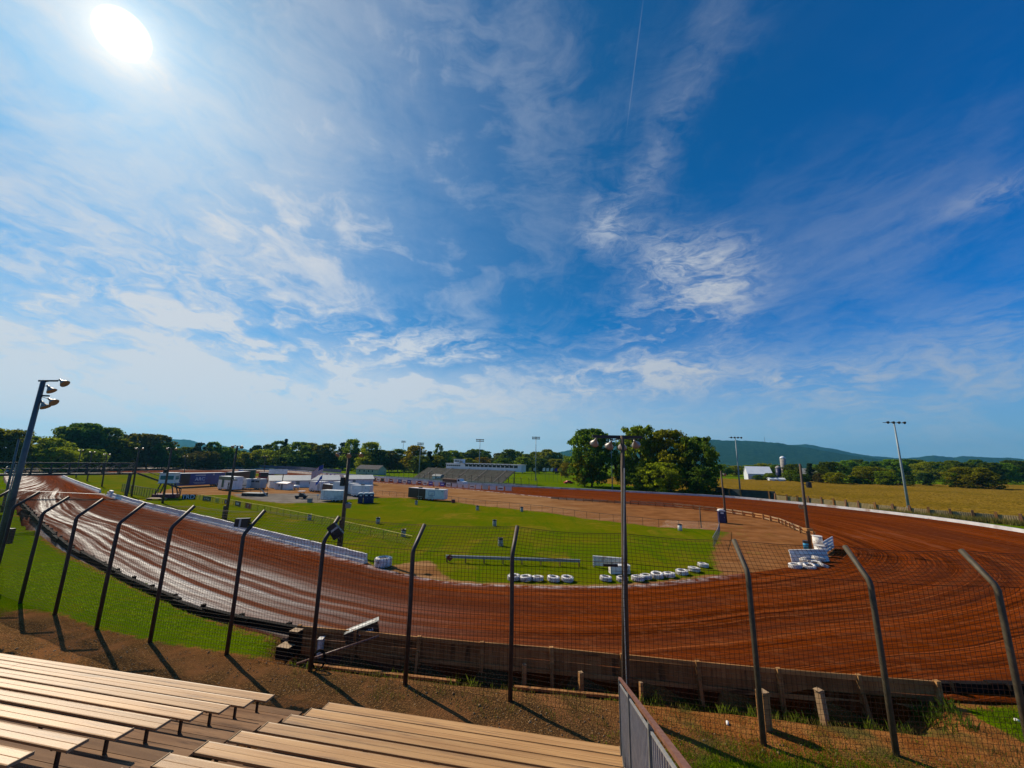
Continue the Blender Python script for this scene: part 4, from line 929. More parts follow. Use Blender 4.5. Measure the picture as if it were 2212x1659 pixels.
# ---- plank fence round the inside of the right turn
px = [(1763, 1164), (1747, 1158), (1719, 1146), (1685, 1131), (1650, 1122), (1628, 1118), (1546, 1105), (1454, 1096), (1362, 1090), (1280, 1085), (1190, 1079)]
pts = [at(*q) for q in px]; o = thing('plank_fence', 'low plank fence with dark posts inside the right turn', 'fence', tuple(pts[4]), 0, world=True)
for i, (a, b_) in enumerate(zip(pts[:-1], pts[1:])):
    L = (b_ - a).length; k = max(1, round(L / 2.1)); d = (b_ - a) / L; n = Vector((d.y, -d.x, 0))
    for j in range(k):
        q = a.lerp(b_, j / k); q2 = a.lerp(b_, (j + 1) / k)
        MB().box(q - n * .22 + Z * .5, (.16, .2, .9 + random.uniform(-.15, .15)), Matrix.Rotation(math.atan2(d.y, d.x), 3, 'Z') @ Matrix.Rotation(random.uniform(-.15, .15), 3, 'Y')).build('post', M_TIMBERD, o)
        for z in ((.32, .82) if i < 8 else (.3, .6)): MB().bar(q + Z * (z + random.uniform(-.04, .04)), q2 + Z * (z + random.uniform(-.04, .04)), .06, .24).build('plank', M_TAN if random.random() < .75 else M_TIMBER, o)

# ---- banner fence along the inside of the far straight
px = [(1107, 1064), (1040, 1060), (975, 1055), (889, 1048), (804, 1041), (734, 1035), (700, 1030)]
pts = [at(*q) for q in px]; o = thing('banner_fence', 'fence hung with sponsor banners along the far straight', 'fence', tuple(pts[2]), 0, world=True)
acc = 0; cols = [M_PINK, M_WHITE, M_PINK, M_PALEGREY, M_PINK, M_WHITE, M_PINK, M_PINK, M_PINK, M_WHITE, M_PURPLE, M_PINK, M_PURPLE, M_WHITE, M_RED, M_PINK, M_BLUE, M_WHITE, M_BLUE, M_PINK, M_RED, M_PINK, M_BLACK, M_WHITE, M_BLACK, M_PINK]; ci = 0
for a, b_ in zip(pts[:-1], pts[1:]):
    L = (b_ - a).length; k = max(1, round(L / 3.0)); d = (b_ - a) / L; n = Vector((-d.y, d.x, 0)) * -1
    n = Vector((d.y, -d.x, 0)); n = n if n.y < 0 else -n
    for j in range(k):
        q = a.lerp(b_, j / k); q2 = a.lerp(b_, (j + 1) / k)
        MB().cyl(q, q + Z * 2.1, .05, .05, 5).build('post', M_RUST, o); MB().bar(q + Z * 2.05, q2 + Z * 2.05, .05, .06).build('top_rail', M_WHITE, o)
        c = q.lerp(q2, .5); mt = cols[ci % len(cols)]; ci += 1
        s_ = MB().bar(c - d * 1.12 + n * .07 + Z * 1.15, c + d * 1.12 + n * .07 + Z * 1.15, .02, 1.35).build('banner', mt, o)
        if mt in (M_PURPLE, M_RED, M_BLUE): MB().bar(c - d * .7 + n * .09 + Z * 1.2, c + d * .7 + n * .09 + Z * 1.2, .02, .3).build('print', M_LETTER, o)
        if mt is M_WHITE: MB().bar(c - d * .8 + n * .09 + Z * 1.1, c + d * .8 + n * .09 + Z * 1.1, .02, .35).build('print', M_BLUE if ci % 2 else M_RED, o)

# ---- chain link fences of the infield
def post_fence(name, label, pts, step, h, rail_mat, rr, close=None, pr=.03, lo=None):
    pts = [Vector((q[0], q[1], 0)) for q in pts]; o = thing(name, label, 'fence', tuple(pts[len(pts) // 2]), 0, world=True)
    for a, b_ in zip(pts[:-1], pts[1:]):
        L = (b_ - a).length; k = max(1, round(L / step)); d = (b_ - a) / L
        for j in range(k):
            q = a.lerp(b_, j / k); MB().cyl(q, q + Z * (h + .06), pr, pr, 5).build('post', M_DARKSTEEL, o)
        MB().cyl(a + Z * h, b_ + Z * h, rr, rr, 5).build('top_rail', rail_mat, o)
        mb = MB(); L = (b_ - a).length; s = 0
        while s < L:                                               # diamond wire, kept coarse
            for sg in (-1, 1):
                s2 = s + sg * h
                e0, e1 = max(0, min(L, s)), max(0, min(L, s2)); z0 = .03 + abs(e0 - s) ; z1 = .03 + abs(e1 - s)
                if abs(e1 - e0) > .1: wire(mb, [a + d * e0 + Z * min(z0, h), a + d * e1 + Z * min(z1, h)], .0028)
            s += .22
        if mb.v: mb.build('wire_mesh', M_PALEGREY, o)
    return o
post_fence('chain_link_fence', 'low chain link fence between the infield grass and the dirt road', CHAIN, 3.0, 1.2, M_DARKSTEEL, .03)
pts = [at(*q) for q in [(424, 1078), (438, 1081), (570, 1106), (677, 1129), (800, 1158), (889, 1180)]]
yf = post_fence('chain_link_fence', 'chain link fence with yellow top rail crossing the infield', [(p.x, p.y) for p in pts], 2.6, 1.15, M_YEL, .045)
pts = [at(*q) for q in [(1555, 1146), (1553, 1160), (1541, 1185)]]
post_fence('chain_link_fence', 'short chain link fence end beside the portable toilet by the road', [(p.x, p.y) for p in pts] , 2.0, 1.3, M_PALEGREY, .03)
def banner(label_text, a, b_, h, mat, zb, txt=None, tmat=None, size=.6, bars=None):
    p0, p1 = at(*a), at(*b_); d = (p1 - p0).normalized(); n = Vector((d.y, -d.x, 0)); n = n if n.y < 0 else -n
    MB().bar(p0 + n * .1 + Z * (zb + h / 2), p1 + n * .1 + Z * (zb + h / 2), .03, h).build('banner', mat, yf)['label'] = label_text
    c = p0.lerp(p1, .5) + n * .13 + Z * (zb + h / 2)
    if txt: text(txt, c, size, d, tmat, yf)
    for (u, v, w_, hh) in bars or []: MB().bar(c + d * (u - w_ / 2) + Z * v, c + d * (u + w_ / 2) + Z * v, .01, hh).build('print', tmat, yf)
banner('dark green banner with pale marks', (438, 1082), (456, 1084), .95, M_GREEN, .1, None, M_PALEGREY, bars=[(-.8, 0, .4, .35), (-.2, .05, .3, .3), (.2, .05, .12, .5), (.7, -.1, .5, .3)])
banner('yellow banner with dark marks', (465, 1086), (474, 1088), .95, M_YEL, .1, None, M_OLIVE, bars=[(-.3, 0, .12, .5), (-.2, -.2, .3, .12), (.25, .1, .12, .5)])
banner('red and black banner with pale ring', (485, 1089), (494, 1091), .95, M_RED, .1, None, M_LETTER, bars=[(-.2, 0, .5, .12), (-.3, .15, .3, .1), (-.3, -.15, .3, .1)])
banner('black banner with white lettering', (508, 1093), (520, 1096), .95, M_BLACK, .1, None, M_LETTER, bars=[(-.7, 0, .28, .4), (-.3, 0, .22, .36), (.05, 0, .25, .4), (.5, 0, .4, .36)])
banner('dark red banner with faint emblem', (531, 1098), (542, 1101), .95, M_RED, .1, None, M_PINK, bars=[(0, .1, .25, .3), (0, -.2, .4, .08)])
p0, p1 = at(392, 1079), at(421, 1079); o = thing('banner_sign', 'black banner with bold white TRD lettering on the infield', 'banner', tuple(p0), 0, world=True)
MB().bar(p0 + Z * .58, p1 + Z * .58, .05, 1.1).build('panel', M_BLACK, o); text('TRD', p0.lerp(p1, .5) + Vector((0, -.1, .55)), 1.35, p1 - p0, M_LETTER, o, .02)
for q in (p0, p1): MB().cyl(q + Vector((0, .1, 0)), q + Vector((0, .1, 1.2)), .04, .04, 5).build('post', M_DARKSTEEL, o)

# ---- barrels
bar = thing('trash_barrel', 'x', 'barrel', (0, 0, 0), 0, 'checkered barrels on the infield')
MB().lathe([(.29, 0), (.3, .02), (.3, .30), (.31, .31), (.3, .33), (.3, .60), (.31, .61), (.3, .63), (.3, .86), (.27, .86)], (0, 0, 0), 20).build('drum', M_CHECK, bar, True)
MB().lathe([(.315, .74), (.32, .93), (.25, .94), (.24, .8)], (0, 0, 0), 16).build('liner', M_BLACK, bar, True)
BP = [((899, 1090), 'checkered barrel in front of the black trailer'), ((1031, 1102), 'checkered barrel on the grass right of the white trailer'), ((1127, 1105), 'checkered barrel nearest the chain link fence at the middle of the grass'), ((816, 1131), 'checkered barrel on the grass below the three portable toilets'), ((871, 1159), 'checkered barrel at the end of the yellow fence rail'), ((1068, 1136), 'checkered barrel alone in the middle of the infield grass'), ((1081, 1179), 'nearest checkered barrel, above the grey guard rail'), ((668, 1123), 'checkered barrel against the yellow railed fence')]
for i, (q, lab) in enumerate(BP):
    r = bar if i == 0 else dup(bar); r.location = at(*q); r.rotation_euler = (0, 0, random.random() * 6); r['label'] = lab
o = thing('trash_barrel', 'plain white barrel at the right end of the infield grass', 'barrel', tuple(at(1469, 1146)), 0); MB().lathe([(.3, 0), (.31, .45), (.3, .9), (.27, .9)], (0, 0, 0), 18).build('drum', M_WHITE, o, True); MB().lathe([(.315, .8), (.318, .95), (.25, .95)], (0, 0, 0), 16).build('liner', M_BLACK, o)
o = thing('crate', 'small dark red box beside the white trailer', 'box', tuple(at(979, 1086)), .2); MB().box((0, 0, .35), (.8, .6, .7)).build('body', M_RED, o); MB().box((0, 0, .72), (.84, .64, .05)).build('lid', M_BLACK, o)
# ---- portable toilets
def toilet(label, q, rz, group=None):
    o = thing('portable_toilet', label, 'toilet', tuple(at(*q)), rz, group)
    MB().box((0, 0, 1.03), (1.1, 1.15, 2.0)).build('cabin', M_NAVY, o)
    MB().prism([(-.6, 0), (-.6, .05), (-.45, .22), (-.2, .3), (.2, .3), (.45, .22), (.6, .05), (.6, 0)], Vector((1, 0, 0)), Z, (0, -.62, 2.03), (0, 1.24, 0)).build('roof', M_TRWHITE, o, False)
    d = MB().box((0, -.59, 1.0), (.78, .03, 1.8)).build('door', M_NAVY, o); MB().box((0, -.61, 1.72), (.5, .02, .22)).build('vent', M_TRWHITE, d); MB().box((.3, -.62, 1.0), (.05, .05, .14)).build('handle', M_PALEGREY, d)
    MB().box((0, 0, .03), (1.2, 1.25, .06)).build('skid', M_BLACK, o); MB().cyl((.4, .4, 2.1), (.4, .4, 2.55), .05, .05, 6).build('vent_pipe', M_TRWHITE, o)
    return o
for q, l in (((778, 1087), 'left'), ((790, 1086.6), 'middle'), ((801, 1086.2), 'right')): toilet('%s one of three dark blue portable toilets by the white trailers' % l, q, .35, 'dark blue portable toilets by the trailers')
toilet('dark blue portable toilet beside the leaning pole near the turn', (1560, 1129), -.3)

# ---- trailers and vehicles
def trailer(label, a, b_, h, mat, depth=2.4, zf=.45, name='trailer', cat='trailer', wheels=2, ac=True, door=None, extra=None, roofmat=None, pos_w=.7):
    p0, p1 = at(*a), at(*b_); d = (p1 - p0); L = d.length; d /= L; n = Vector((-d.y, d.x, 0)); n = n if n.y > 0 else -n
    o = thing(name, label, cat, tuple(p0.lerp(p1, .5)), 0, world=True); c = p0.lerp(p1, .5) + n * depth / 2; Mx = Matrix((d, n, Z)).transposed()
    MB().box(c + Z * (zf + (h - zf) / 2), (L, depth, h - zf), Mx).build('body', mat, o)
    MB().box(c + Z * (h + .02), (L + .08, depth + .08, .06), Mx).build('roof', roofmat or M_TRWHITE, o)
    MB().box(c + Z * (zf - .06) , (L * .96, depth * .9, .12), Mx).build('chassis', M_DARKSTEEL, o)
    for s_ in ((-1, 1) if wheels == 2 else [0]):
        for yy in (.02, depth - .22):
            q = p0 + d * (L * pos_w + s_ * .42) + n * yy + Z * .36
            w_ = MB().cyl(q, q + n * .22, .36, .36, 14).build('wheel', M_RUBBER, o); MB().cyl(q - n * .01, q + n * .05, .18, .18, 10).build('rim', M_PALEGREY, o)
    MB().box(p0 + d * (L * pos_w) - n * .04 + Z * .78, (1.9 if wheels == 2 else 1.0, .1, .08), Mx).build('fender', M_PALEGREY, o)
    if ac: MB().box(c + Z * (h + .17), (.8, .7, .26), Mx).build('roof_unit', M_DARKSTEEL, o)
    if door is not None:
        dd = MB().box(p0 + d * (L * door) - n * .02 + Z * (zf + 1.05), (.8, .04, 1.9), Mx).build('door', M_PALEGREY, o); 
        MB().box(p0 + d * (L * door + .3) - n * .05 + Z * (zf + 1.0), (.08, .04, .12), Mx).build('handle', M_BLACK, o)
    tg = p0 - d * 1.2 + n * depth / 2 + Z * .42
    MB().bar(p0 + n * depth * .3 + Z * .4, tg, .08, .1).bar(p0 + n * depth * .7 + Z * .4, tg, .08, .1).build('tongue', M_DARKSTEEL, o)
    MB().cyl(tg + Z * -.4, tg + Z * .3, .04, .04, 6).build('jack', M_DARKSTEEL, o)
    if extra: extra(o, p0, p1, d, n, L, Mx)
    return o
def win(o, p0, d, n, u, z, w_, h_, Mx, mat=M_GLASS, fr=None, nm='window'):
    f_ = MB().box(p0 + d * u - n * .025 + Z * z, (w_ + .14, .03, h_ + .14), Mx).build(nm + '_frame', fr or M_PALEGREY, o); MB().box(p0 + d * u - n * .045 + Z * z, (w_, .02, h_), Mx).build(nm, mat, o)
trailer('glossy black enclosed trailer on the infield grass', (881, 1077), (918, 1081), 2.75, M_TRBLACK, extra=lambda o, p0, p1, d, n, L, Mx: MB().box(p0 + d * L * .62 - n * .02 + Z * 1.5, (.06, .03, 2.1), Mx).build('seam', M_PALEGREY, o), roofmat=M_PINK)
trailer('white concession trailer with a blue-framed hatch beside the black trailer', (918, 1081), (958, 1083), 2.7, M_TRWHITE, extra=lambda o, p0, p1, d, n, L, Mx: (win(o, p0, d, n, L * .34, 1.75, 1.5, .95, Mx, M_TRWHITE, M_BRIGHTBLUE, 'hatch'), MB().box(p0 + d * L * .9 - n * .03 + Z * 2.3, (.3, .03, .25), Mx).build('emblem', M_GREY, o)), pos_w=.3)
trailer('pale blue-white trailer parked nearest the infield grass', (691, 1083), (734, 1085), 2.5, M_TRWHITE, ac=False, extra=lambda o, p0, p1, d, n, L, Mx: MB().box(p0 + d * L * .18 - n * .02 + Z * 1.45, (.04, .03, 1.9), Mx).build('seam', M_GREY, o))
trailer('white trailer with a grey door left of the flag pole', (667, 1062), (694, 1063.5), 2.9, M_TRWHITE, door=.72, ac=False, pos_w=.2)
trailer('open dark trailer with white trim between two white trailers', (695, 1064.5), (716, 1068), 2.5, M_TRBLACK, roofmat=M_TRWHITE)
trailer('tall white box trailer just left of the big infield pole', (717, 1068.5), (744, 1070), 3.4, M_TRWHITE, ac=False, depth=2.6)
trailer('white twin-axle trailer behind the three portable toilets', (758, 1073), (797, 1074), 2.9, M_TRWHITE, extra=lambda o, p0, p1, d, n, L, Mx: (MB().box(p0 + d * L * .58 - n * .02 + Z * 1.65, (.05, .03, 2.2), Mx).build('seam', M_GREY, o), MB().box(p0 + d * L * .78 - n * .03 + Z * 2.3, (.25, .03, .2), Mx).build('emblem', M_BRIGHTBLUE, o)), pos_w=.22)
trailer('white trailer end showing right of the big infield pole', (744, 1069), (757, 1070.5), 3.1, M_TRWHITE, ac=False, wheels=1)
trailer('concession truck in olive and white with a green door', (469, 1058), (501, 1061), 3.9, M_TRWHITE, name='concession_truck', cat='truck', ac=False, depth=2.6, extra=lambda o, p0, p1, d, n, L, Mx: (MB().box(p0 + d * L * .5 - n * .02 + Z * 3.4, (L, .03, .9), Mx).build('fascia', M_OLIVE, o), MB().box(p0 + d * L * .32 - n * .03 + Z * 2.0, (1.1, .03, 2.4), Mx).build('side_door', M_GREEN, o), win(o, p0, d, n, L * .72, 1.9, .5, .8, Mx), MB().box(p0 + d * L * .72 - n * .03 + Z * .95, (.9, .03, .9), Mx).build('panel', M_GREY, o)), pos_w=.15)
trailer('white motorhome with grey stripe behind the concession truck', (503, 1057), (531, 1058), 3.1, M_TRWHITE, name='motorhome', cat='motorhome', extra=lambda o, p0, p1, d, n, L, Mx: (win(o, p0, d, n, L * .3, 2.2, .9, .5, Mx), win(o, p0, d, n, L * .6, 2.2, .9, .5, Mx), MB().box(p0 + d * L * .5 - n * .02 + Z * 1.25, (L, .02, .3), Mx).build('stripe', M_GREY, o)), pos_w=.2)
trailer('grey-white trailer with two long windows left of the long building', (537, 1057), (560, 1058), 3.1, M_PALEGREY, extra=lambda o, p0, p1, d, n, L, Mx: (win(o, p0, d, n, L * .28, 2.4, 1.3, .5, Mx), win(o, p0, d, n, L * .72, 2.4, 1.3, .5, Mx)))
def ex_h(o, p0, p1, d, n, L, Mx):
    c = p0 + d * L * .42 - n * .04; text('ARC', c + Z * 2.35, 1.5, d, M_LETTER, o, .01); MB().box(c + Z * 3.55, (3.0, .02, .32), Mx).build('print', M_PALEGREY, o); MB().box(c + Z * 1.35, (3.6, .02, .12), Mx).build('print', M_PALEGREY, o); MB().box(c + Z * 1.05, (3.0, .02, .1), Mx).build('print', M_PINK, o)
    MB().box(p0 + d * 1.4 - n * .03 + Z * 2.4, (2.6, .03, 3.2), Mx).build('nose_panel', M_TRBLACK, o); MB().box(p0 + d * L * .72 - n * .03 + Z * 3.7, (.5, .02, .5), Mx).build('emblem', M_PALEGREY, o)
trailer('long dark blue race transporter with white lettering', (386, 1053.5), (483, 1048.5), 4.2, M_BLUE, depth=2.6, zf=.6, name='transporter', cat='truck', ac=False, extra=ex_h, pos_w=.85)
trailer('black transporter with big pale letters behind the concession truck', (484, 1046), (521, 1041.5), 4.1, M_TRBLACK, depth=2.6, zf=.6, name='transporter', cat='truck', ac=False, extra=lambda o, p0, p1, d, n, L, Mx: (text('COLA', p0 + d * L * .45 - n * .05 + Z * 3.2, 1.5, d, M_LETTER, o, .01)))
trailer('blue and dark transporter with an orange flash near the far turn', (512, 1037.5), (548, 1037.5), 4.2, M_GREEN, depth=2.6, zf=.6, name='transporter', cat='truck', ac=False, extra=lambda o, p0, p1, d, n, L, Mx: (MB().box(p0 + d * L * .15 - n * .03 + Z * 3.3, (L * .3, .03, 1.7), Mx).build('flash', M_BRIGHTBLUE, o), MB().box(p0 + d * L * .42 - n * .03 + Z * 3.1, (L * .2, .03, 1.5), Mx).build('flash', M_ORANGE, o)))
trailer('dark red transporter left of the long white building', (556, 1043.5), (588, 1043.5), 3.9, M_RED, depth=2.6, zf=.6, name='transporter', cat='truck', ac=False, extra=lambda o, p0, p1, d, n, L, Mx: MB().box(p0 + d * L * .5 - n * .03 + Z * 3.0, (L * .7, .03, 1.4), Mx).build('dark_panel', M_TRBLACK, o))
# utility cart
o = thing('utility_cart', 'small black utility cart with white canopy on the gravel', 'cart', tuple(at(650, 1077)), .25)
MB().box((0, 0, .55), (2.6, 1.2, .4)).build('chassis', M_BLACK, o); MB().prism([(-.2, 0), (-.2, .5), (.3, .55), (.9, .1), (.9, 0)], Vector((1, 0, 0)), Z, (0, -.55, .75), (0, 1.1, 0)).build('cowl', M_TRBLACK, o); MB().box((-.3, 0, 1.0), (.2, 1.0, .7)).build('seat', M_BLACK, o)
for sx2 in (-.85, .85):
    for sy in (-.6, .45): MB().cyl((sx2, sy, .33), (sx2, sy + .2, .33), .33, .33, 12).build('wheel', M_RUBBER, o)
for sx2 in (-.5, .55):
    for sy in (-.5, .5): MB().cyl((sx2, sy, .8), (sx2, sy, 1.75), .03, .03, 5).build('canopy_post', M_DARKSTEEL, o)
MB().box((0, 0, 1.78), (1.5, 1.25, .07)).build('canopy', M_TRWHITE, o)
o = thing('dumpster', 'small grey bin on the gravel left of the nearest trailer', 'bin', tuple(at(669, 1085)), .1); MB().box((0, 0, .4), (.9, .7, .8)).build('body', M_GREY, o); MB().box((0, 0, .83), (.95, .75, .06)).build('lid', M_BLACK, o)
o = thing('portable_light', 'small white lamp on a stand beside the nearest trailer', 'lamp', tuple(at(685, 1084)), .1); MB().cyl((0, 0, 0), (0, 0, 1.4), .03, .03, 6).build('stand', M_DARKSTEEL, o); MB().box((0, 0, 1.5), (.4, .15, .3)).build('head', M_TRWHITE, o)
# stage
o = thing('stage', 'low black-skirted stage with a frame on the gravel', 'stage', tuple(at(550, 1071)), -.1)
MB().box((0, 0, .35), (5.2, 2.6, .7)).build('skirt', M_BLACK, o); MB().box((0, 0, .72), (5.3, 2.7, .06)).build('deck', M_GREY, o)
for x_ in (-2.4, 2.4):
    for y_ in (-1.2, 1.2): MB().cyl((x_, y_, .7), (x_, y_, 2.3), .04, .04, 5).build('frame_post', M_DARKSTEEL, o)
MB().bar((2.4, -1.2, 1.9), (4.6, -1.5, .1), .3, .08).build('ramp', M_GREY, o); MB().bar((-2.4, -1.2, 1.7), (2.4, -1.2, 1.7), .05, .05).build('rail', M_DARKSTEEL, o)
# flags
fp = at(692, 1065); o = thing('flag_pole', 'tall thin flag pole among the white trailers', 'flag pole', tuple(fp), 0); MB().cyl((0, 0, 0), (0, 0, 8.0), .06, .04, 8).build('pole', M_PALEGREY, o); MB().lathe([(.02, 0), (.09, .06), (.02, .14)], (0, 0, 8.0), 8).build('finial', M_YEL, o)
def flagpt(u, v, L, h): return Vector((-.05 - L * u * .93, -.25 * math.sin(u * 7) * u, -h * v - u * u * 1.0 - u * 1.1 + .18 * math.sin(u * 6 + v * 2) * u))
def flag(label, z, L, h, kind):
    o = thing('flag', label, 'flag', (fp.x, fp.y, z), -.2)
    if kind == 'stripes':
        for k in range(13):
            mb = MB()
            for i in range(12):
                u0, u1 = i / 12, (i + 1) / 12
                mb.quad(flagpt(u0, k / 13, L, h), flagpt(u1, k / 13, L, h), flagpt(u1, (k + 1) / 13, L, h), flagpt(u0, (k + 1) / 13, L, h))
            mb.build('stripe', M_STRIPER if k % 2 == 0 else M_STRIPEW, o)
        mb = MB()
        for i in range(6):
            u0, u1 = i / 15, (i + 1) / 15
            for sg in (-.015, .015): mb.quad(*[flagpt(u, v, L, h) + Vector((0, sg, 0)) for u, v in ((u0, 0), (u1, 0), (u1, 7 / 13), (u0, 7 / 13))])
        mb.build('canton', M_CANTON, o)
    else:
        mb = MB()
        for i in range(10):
            u0, u1 = i / 10, (i + 1) / 10; mb.quad(*[flagpt(u, v, L, h) for u, v in ((u0, 0), (u1, 0), (u1, 1), (u0, 1))])
        mb.build('cloth', M_BRIGHTBLUE, o); MB().cyl((-.03, 0, -h), (-.03, 0, 0), .02, .02, 5).build('sleeve', M_STRIPEW, o)
flag('red and white striped national flag with blue canton streaming from the pole', 7.9, 3.7, 2.4, 'stripes'); flag('small bright blue flag flying below the striped flag', 4.9, 1.8, 1.0, 'plain')

# ---- buildings of the infield
def gable(name, label, a, b_, depth, hw, hr, wall_mat, roof_mat, cat='building', over=.35, zb=0.0, wins=(), doors=()):
    a = Vector((a[0], a[1], zb)); b_ = Vector((b_[0], b_[1], zb)); d = b_ - a; L = d.length; d /= L; n = Vector((-d.y, d.x, 0)); n = n if n.y > 0 else -n
    o = thing(name, label, cat, tuple(a.lerp(b_, .5)), 0, world=True); o['kind'] = 'thing'
    MB().prism([(0, -.2), (depth, -.2), (depth, hw), (depth / 2, hr - .08), (0, hw)], n, Z, a, d * L).build('wall', wall_mat, o)
    for s_ in (0, 1):
        e0 = (-over, hw - over * (hr - hw) / (depth / 2)) if s_ == 0 else (depth + over, hw - over * (hr - hw) / (depth / 2)); m_ = (depth / 2, hr)
        MB().prism([e0, m_, (m_[0], m_[1] + .12), (e0[0], e0[1] + .12)] if s_ == 0 else [m_, e0, (e0[0], e0[1] + .12), (m_[0], m_[1] + .12)], n, Z, a - d * over, d * (L + 2 * over)).build('roof_slope', roof_mat, o)
    Mx = Matrix((d, n, Z)).transposed()
    for u, z, w_, h_ in wins:
        f_ = MB().box(a + d * u - n * .02 + Z * z, (w_ + .2, .06, h_ + .2), Mx).build('window', M_TRWHITE, o); MB().box(a + d * u - n * .06 + Z * z, (w_, .03, h_), Mx).build('pane', M_GLASS, o)
    for u, w_, h_ in doors: MB().box(a + d * u - n * .03 + Z * h_ / 2, (w_, .06, h_), Mx).build('door', M_GREY, o)
    return o, a, d, n
gable('long_building', 'long low white building with pale roof among the trailers', (-77, 127.5), (-59.8, 139.9), 7.5, 2.3, 3.7, M_TRWHITE, M_ROOF, wins=[(4, 1.4, 1.2, .7), (12, 1.4, 1.2, .7)], doors=[(8, 1.0, 2.0), (15, 1.0, 2.0)])
a, b_ = at(592, 1056.5), at(619, 1058.5); gable('shed', 'small white shed with tan roof before the long building', (a.x, a.y), (b_.x, b_.y), 2.2, 1.9, 2.25, M_TRWHITE, M_PINK, wins=[(2.2, 1.2, .5, .6)], doors=[(3.4, .8, 1.8)])
gable('long_building', 'second low pale building behind the white trailers', (-60.5, 146), (-52, 151), 7, 2.3, 3.5, M_TRWHITE, M_ROOF, doors=[(3, 1, 2)])
q = at(640, 1057); o = thing('propane_tank', 'white propane tank beside the long building', 'tank', tuple(q), .1); MB().lathe([(.05, -1.0), (.4, -.9), (.52, -.6), (.52, .6), (.4, .9), (.05, 1.0)], (0, 0, .8), 14, Matrix.Rotation(math.pi / 2, 3, 'Y')).build('vessel', M_TRWHITE, o, True)
for x_ in (-.5, .5): MB().box((x_, 0, .2), (.12, .7, .4)).build('foot', M_GREY, o)
q = at(608, 1055); o = thing('billboard', 'white billboard on a tall post behind the long building', 'sign', tuple(q), .2)
MB().cyl((0, 0, 0), (0, 0, 4.6), .13, .13, 8).build('post', M_DARKSTEEL, o); MB().box((-1.6, 0, 5.2), (5.4, .2, 1.5)).build('panel', M_TRWHITE, o); MB().box((-1.6, 0, 4.4), (5.5, .25, .12)).build('frame', M_NAVY, o)

# ---- infield poles
def two(root=0.0, w_=1.0, dirx=.3): return [((0, 0, -.1), (-w_, .1, -.1), (-dirx, -.6, -.6)), ((0, 0, -.1), (w_, .1, -.1), (dirx, -.6, -.6))]
def cr(w_=1.0): return [((-w_, 0, -.05), (w_, 0, -.05))]
def box_speaker(z, dx=.5):
    def f(o, b, t):
        q = b.lerp(t, z / (t.z - b.z)); MB().box(q + Vector((dx, -.1, 0)), (.45, .4, .7)).build('speaker', M_BLACK, o); MB().bar(q, q + Vector((dx, 0, 0)), .08, .08).build('bracket', M_DARKSTEEL, o)
    return f
def ex_p3(o, b, t):
    q = b.lerp(t, .70); MB().box(q + Vector((-.42, -.1, 0)), (.4, .4, .95)).build('speaker', M_BLACK, o)
    q = b.lerp(t, .46); MB().lathe([(.28, -.3), (.34, .15), (.1, .3)], q + Vector((.5, -.1, 0)), 12).build('horn', M_LAMP, o); MB().box(b + Vector((-.28, 0, 1.6)), (.12, .2, 3.4)).build('guard_board', M_POLE, o)
light_pole('thick dark infield pole with lamps and a speaker behind the left fence posts', at(734, 1191), far(755, 979, math.hypot(*at(734, 1191).xy)), .24, .17, M_POLE, two(w_=1.3) + [((0, 0, -.1), (.1, -.3, -.2), (.2, -.7, -.5))], cr(1.4), extras=ex_p3)
light_pole('leaning dark infield pole with a box at its foot', at(487, 1122), far(513, 963, math.hypot(*at(487, 1122).xy)) , .22, .15, M_POLE, two(w_=.7), cr(.8), extras=lambda o, b, t: (MB().box(b + Vector((-.3, -.1, 1.1)), (.35, .3, 2.0)).build('box', M_POLE, o), MB().lathe([(.3, 0), (.4, .15), (.1, .35)], b.lerp(t, .52) + Vector((.5, 0, 0)), 12).build('horn', M_LAMP, o)))
light_pole('dark infield pole with two lamps before the blue transporter', at(351, 1087), far(371, 968, math.hypot(*at(351, 1087).xy)), .22, .15, M_POLE, two(w_=.9), cr(1.0), extras=box_speaker(6.5, -.5))
light_pole('dark pole rising at the bridge tower', at(284, 1072), far(301, 968, math.hypot(*at(284, 1072).xy)), .2, .14, M_POLE, two(w_=.8), cr(.9))
light_pole('slim dark pole on the grass left of the bridge tower', at(220, 1051), far(231, 981, math.hypot(*at(220, 1051).xy)), .2, .14, M_POLE, two(w_=.8), cr(.9))
light_pole('second slim dark pole left of the bridge tower', at(188, 1039), far(199, 976, math.hypot(*at(188, 1039).xy)), .2, .14, M_POLE, two(w_=.8), cr(.9))
light_pole('farthest slim dark pole under the footbridge', at(164, 1032), far(175, 972, math.hypot(*at(164, 1032).xy)), .2, .14, M_POLE, two(w_=.8), cr(.9))
light_pole('leaning wooden pole beside the lone portable toilet', at(1569, 1129), far(1557, 1017, math.hypot(*at(1569, 1129).xy)), .2, .13, M_POLE, [((0, 0, -.6), (.55, 0, -.65), (.2, -.7, -.3))], None)
light_pole('wooden infield pole with a black speaker near the white clutter', at(1751, 1187), far(1728, 1002, math.hypot(*at(1751, 1187).xy)), .22, .14, M_POLE, [((0, 0, -5.2), (-.6, -.2, -5.3), (-.6, -.4, -.3))], None, extras=lambda o, b, t: (box_speaker(7.9, .75)(o, b, t), MB().box(b + Vector((-.1, -.1, 2.4)), (.8, .7, .3)).build('collar', M_TIMBER, o)))
light_pole('slim pole by the far turn behind the transporters', at(398, 1030), far(401, 985, math.hypot(*at(398, 1030).xy)), .18, .14, M_POLE, two(w_=.8), cr(.9))
light_pole('slim pole between the far transporters', at(570, 1030), far(573, 985, math.hypot(*at(570, 1030).xy)), .18, .14, M_POLE, two(w_=.8), cr(.9))
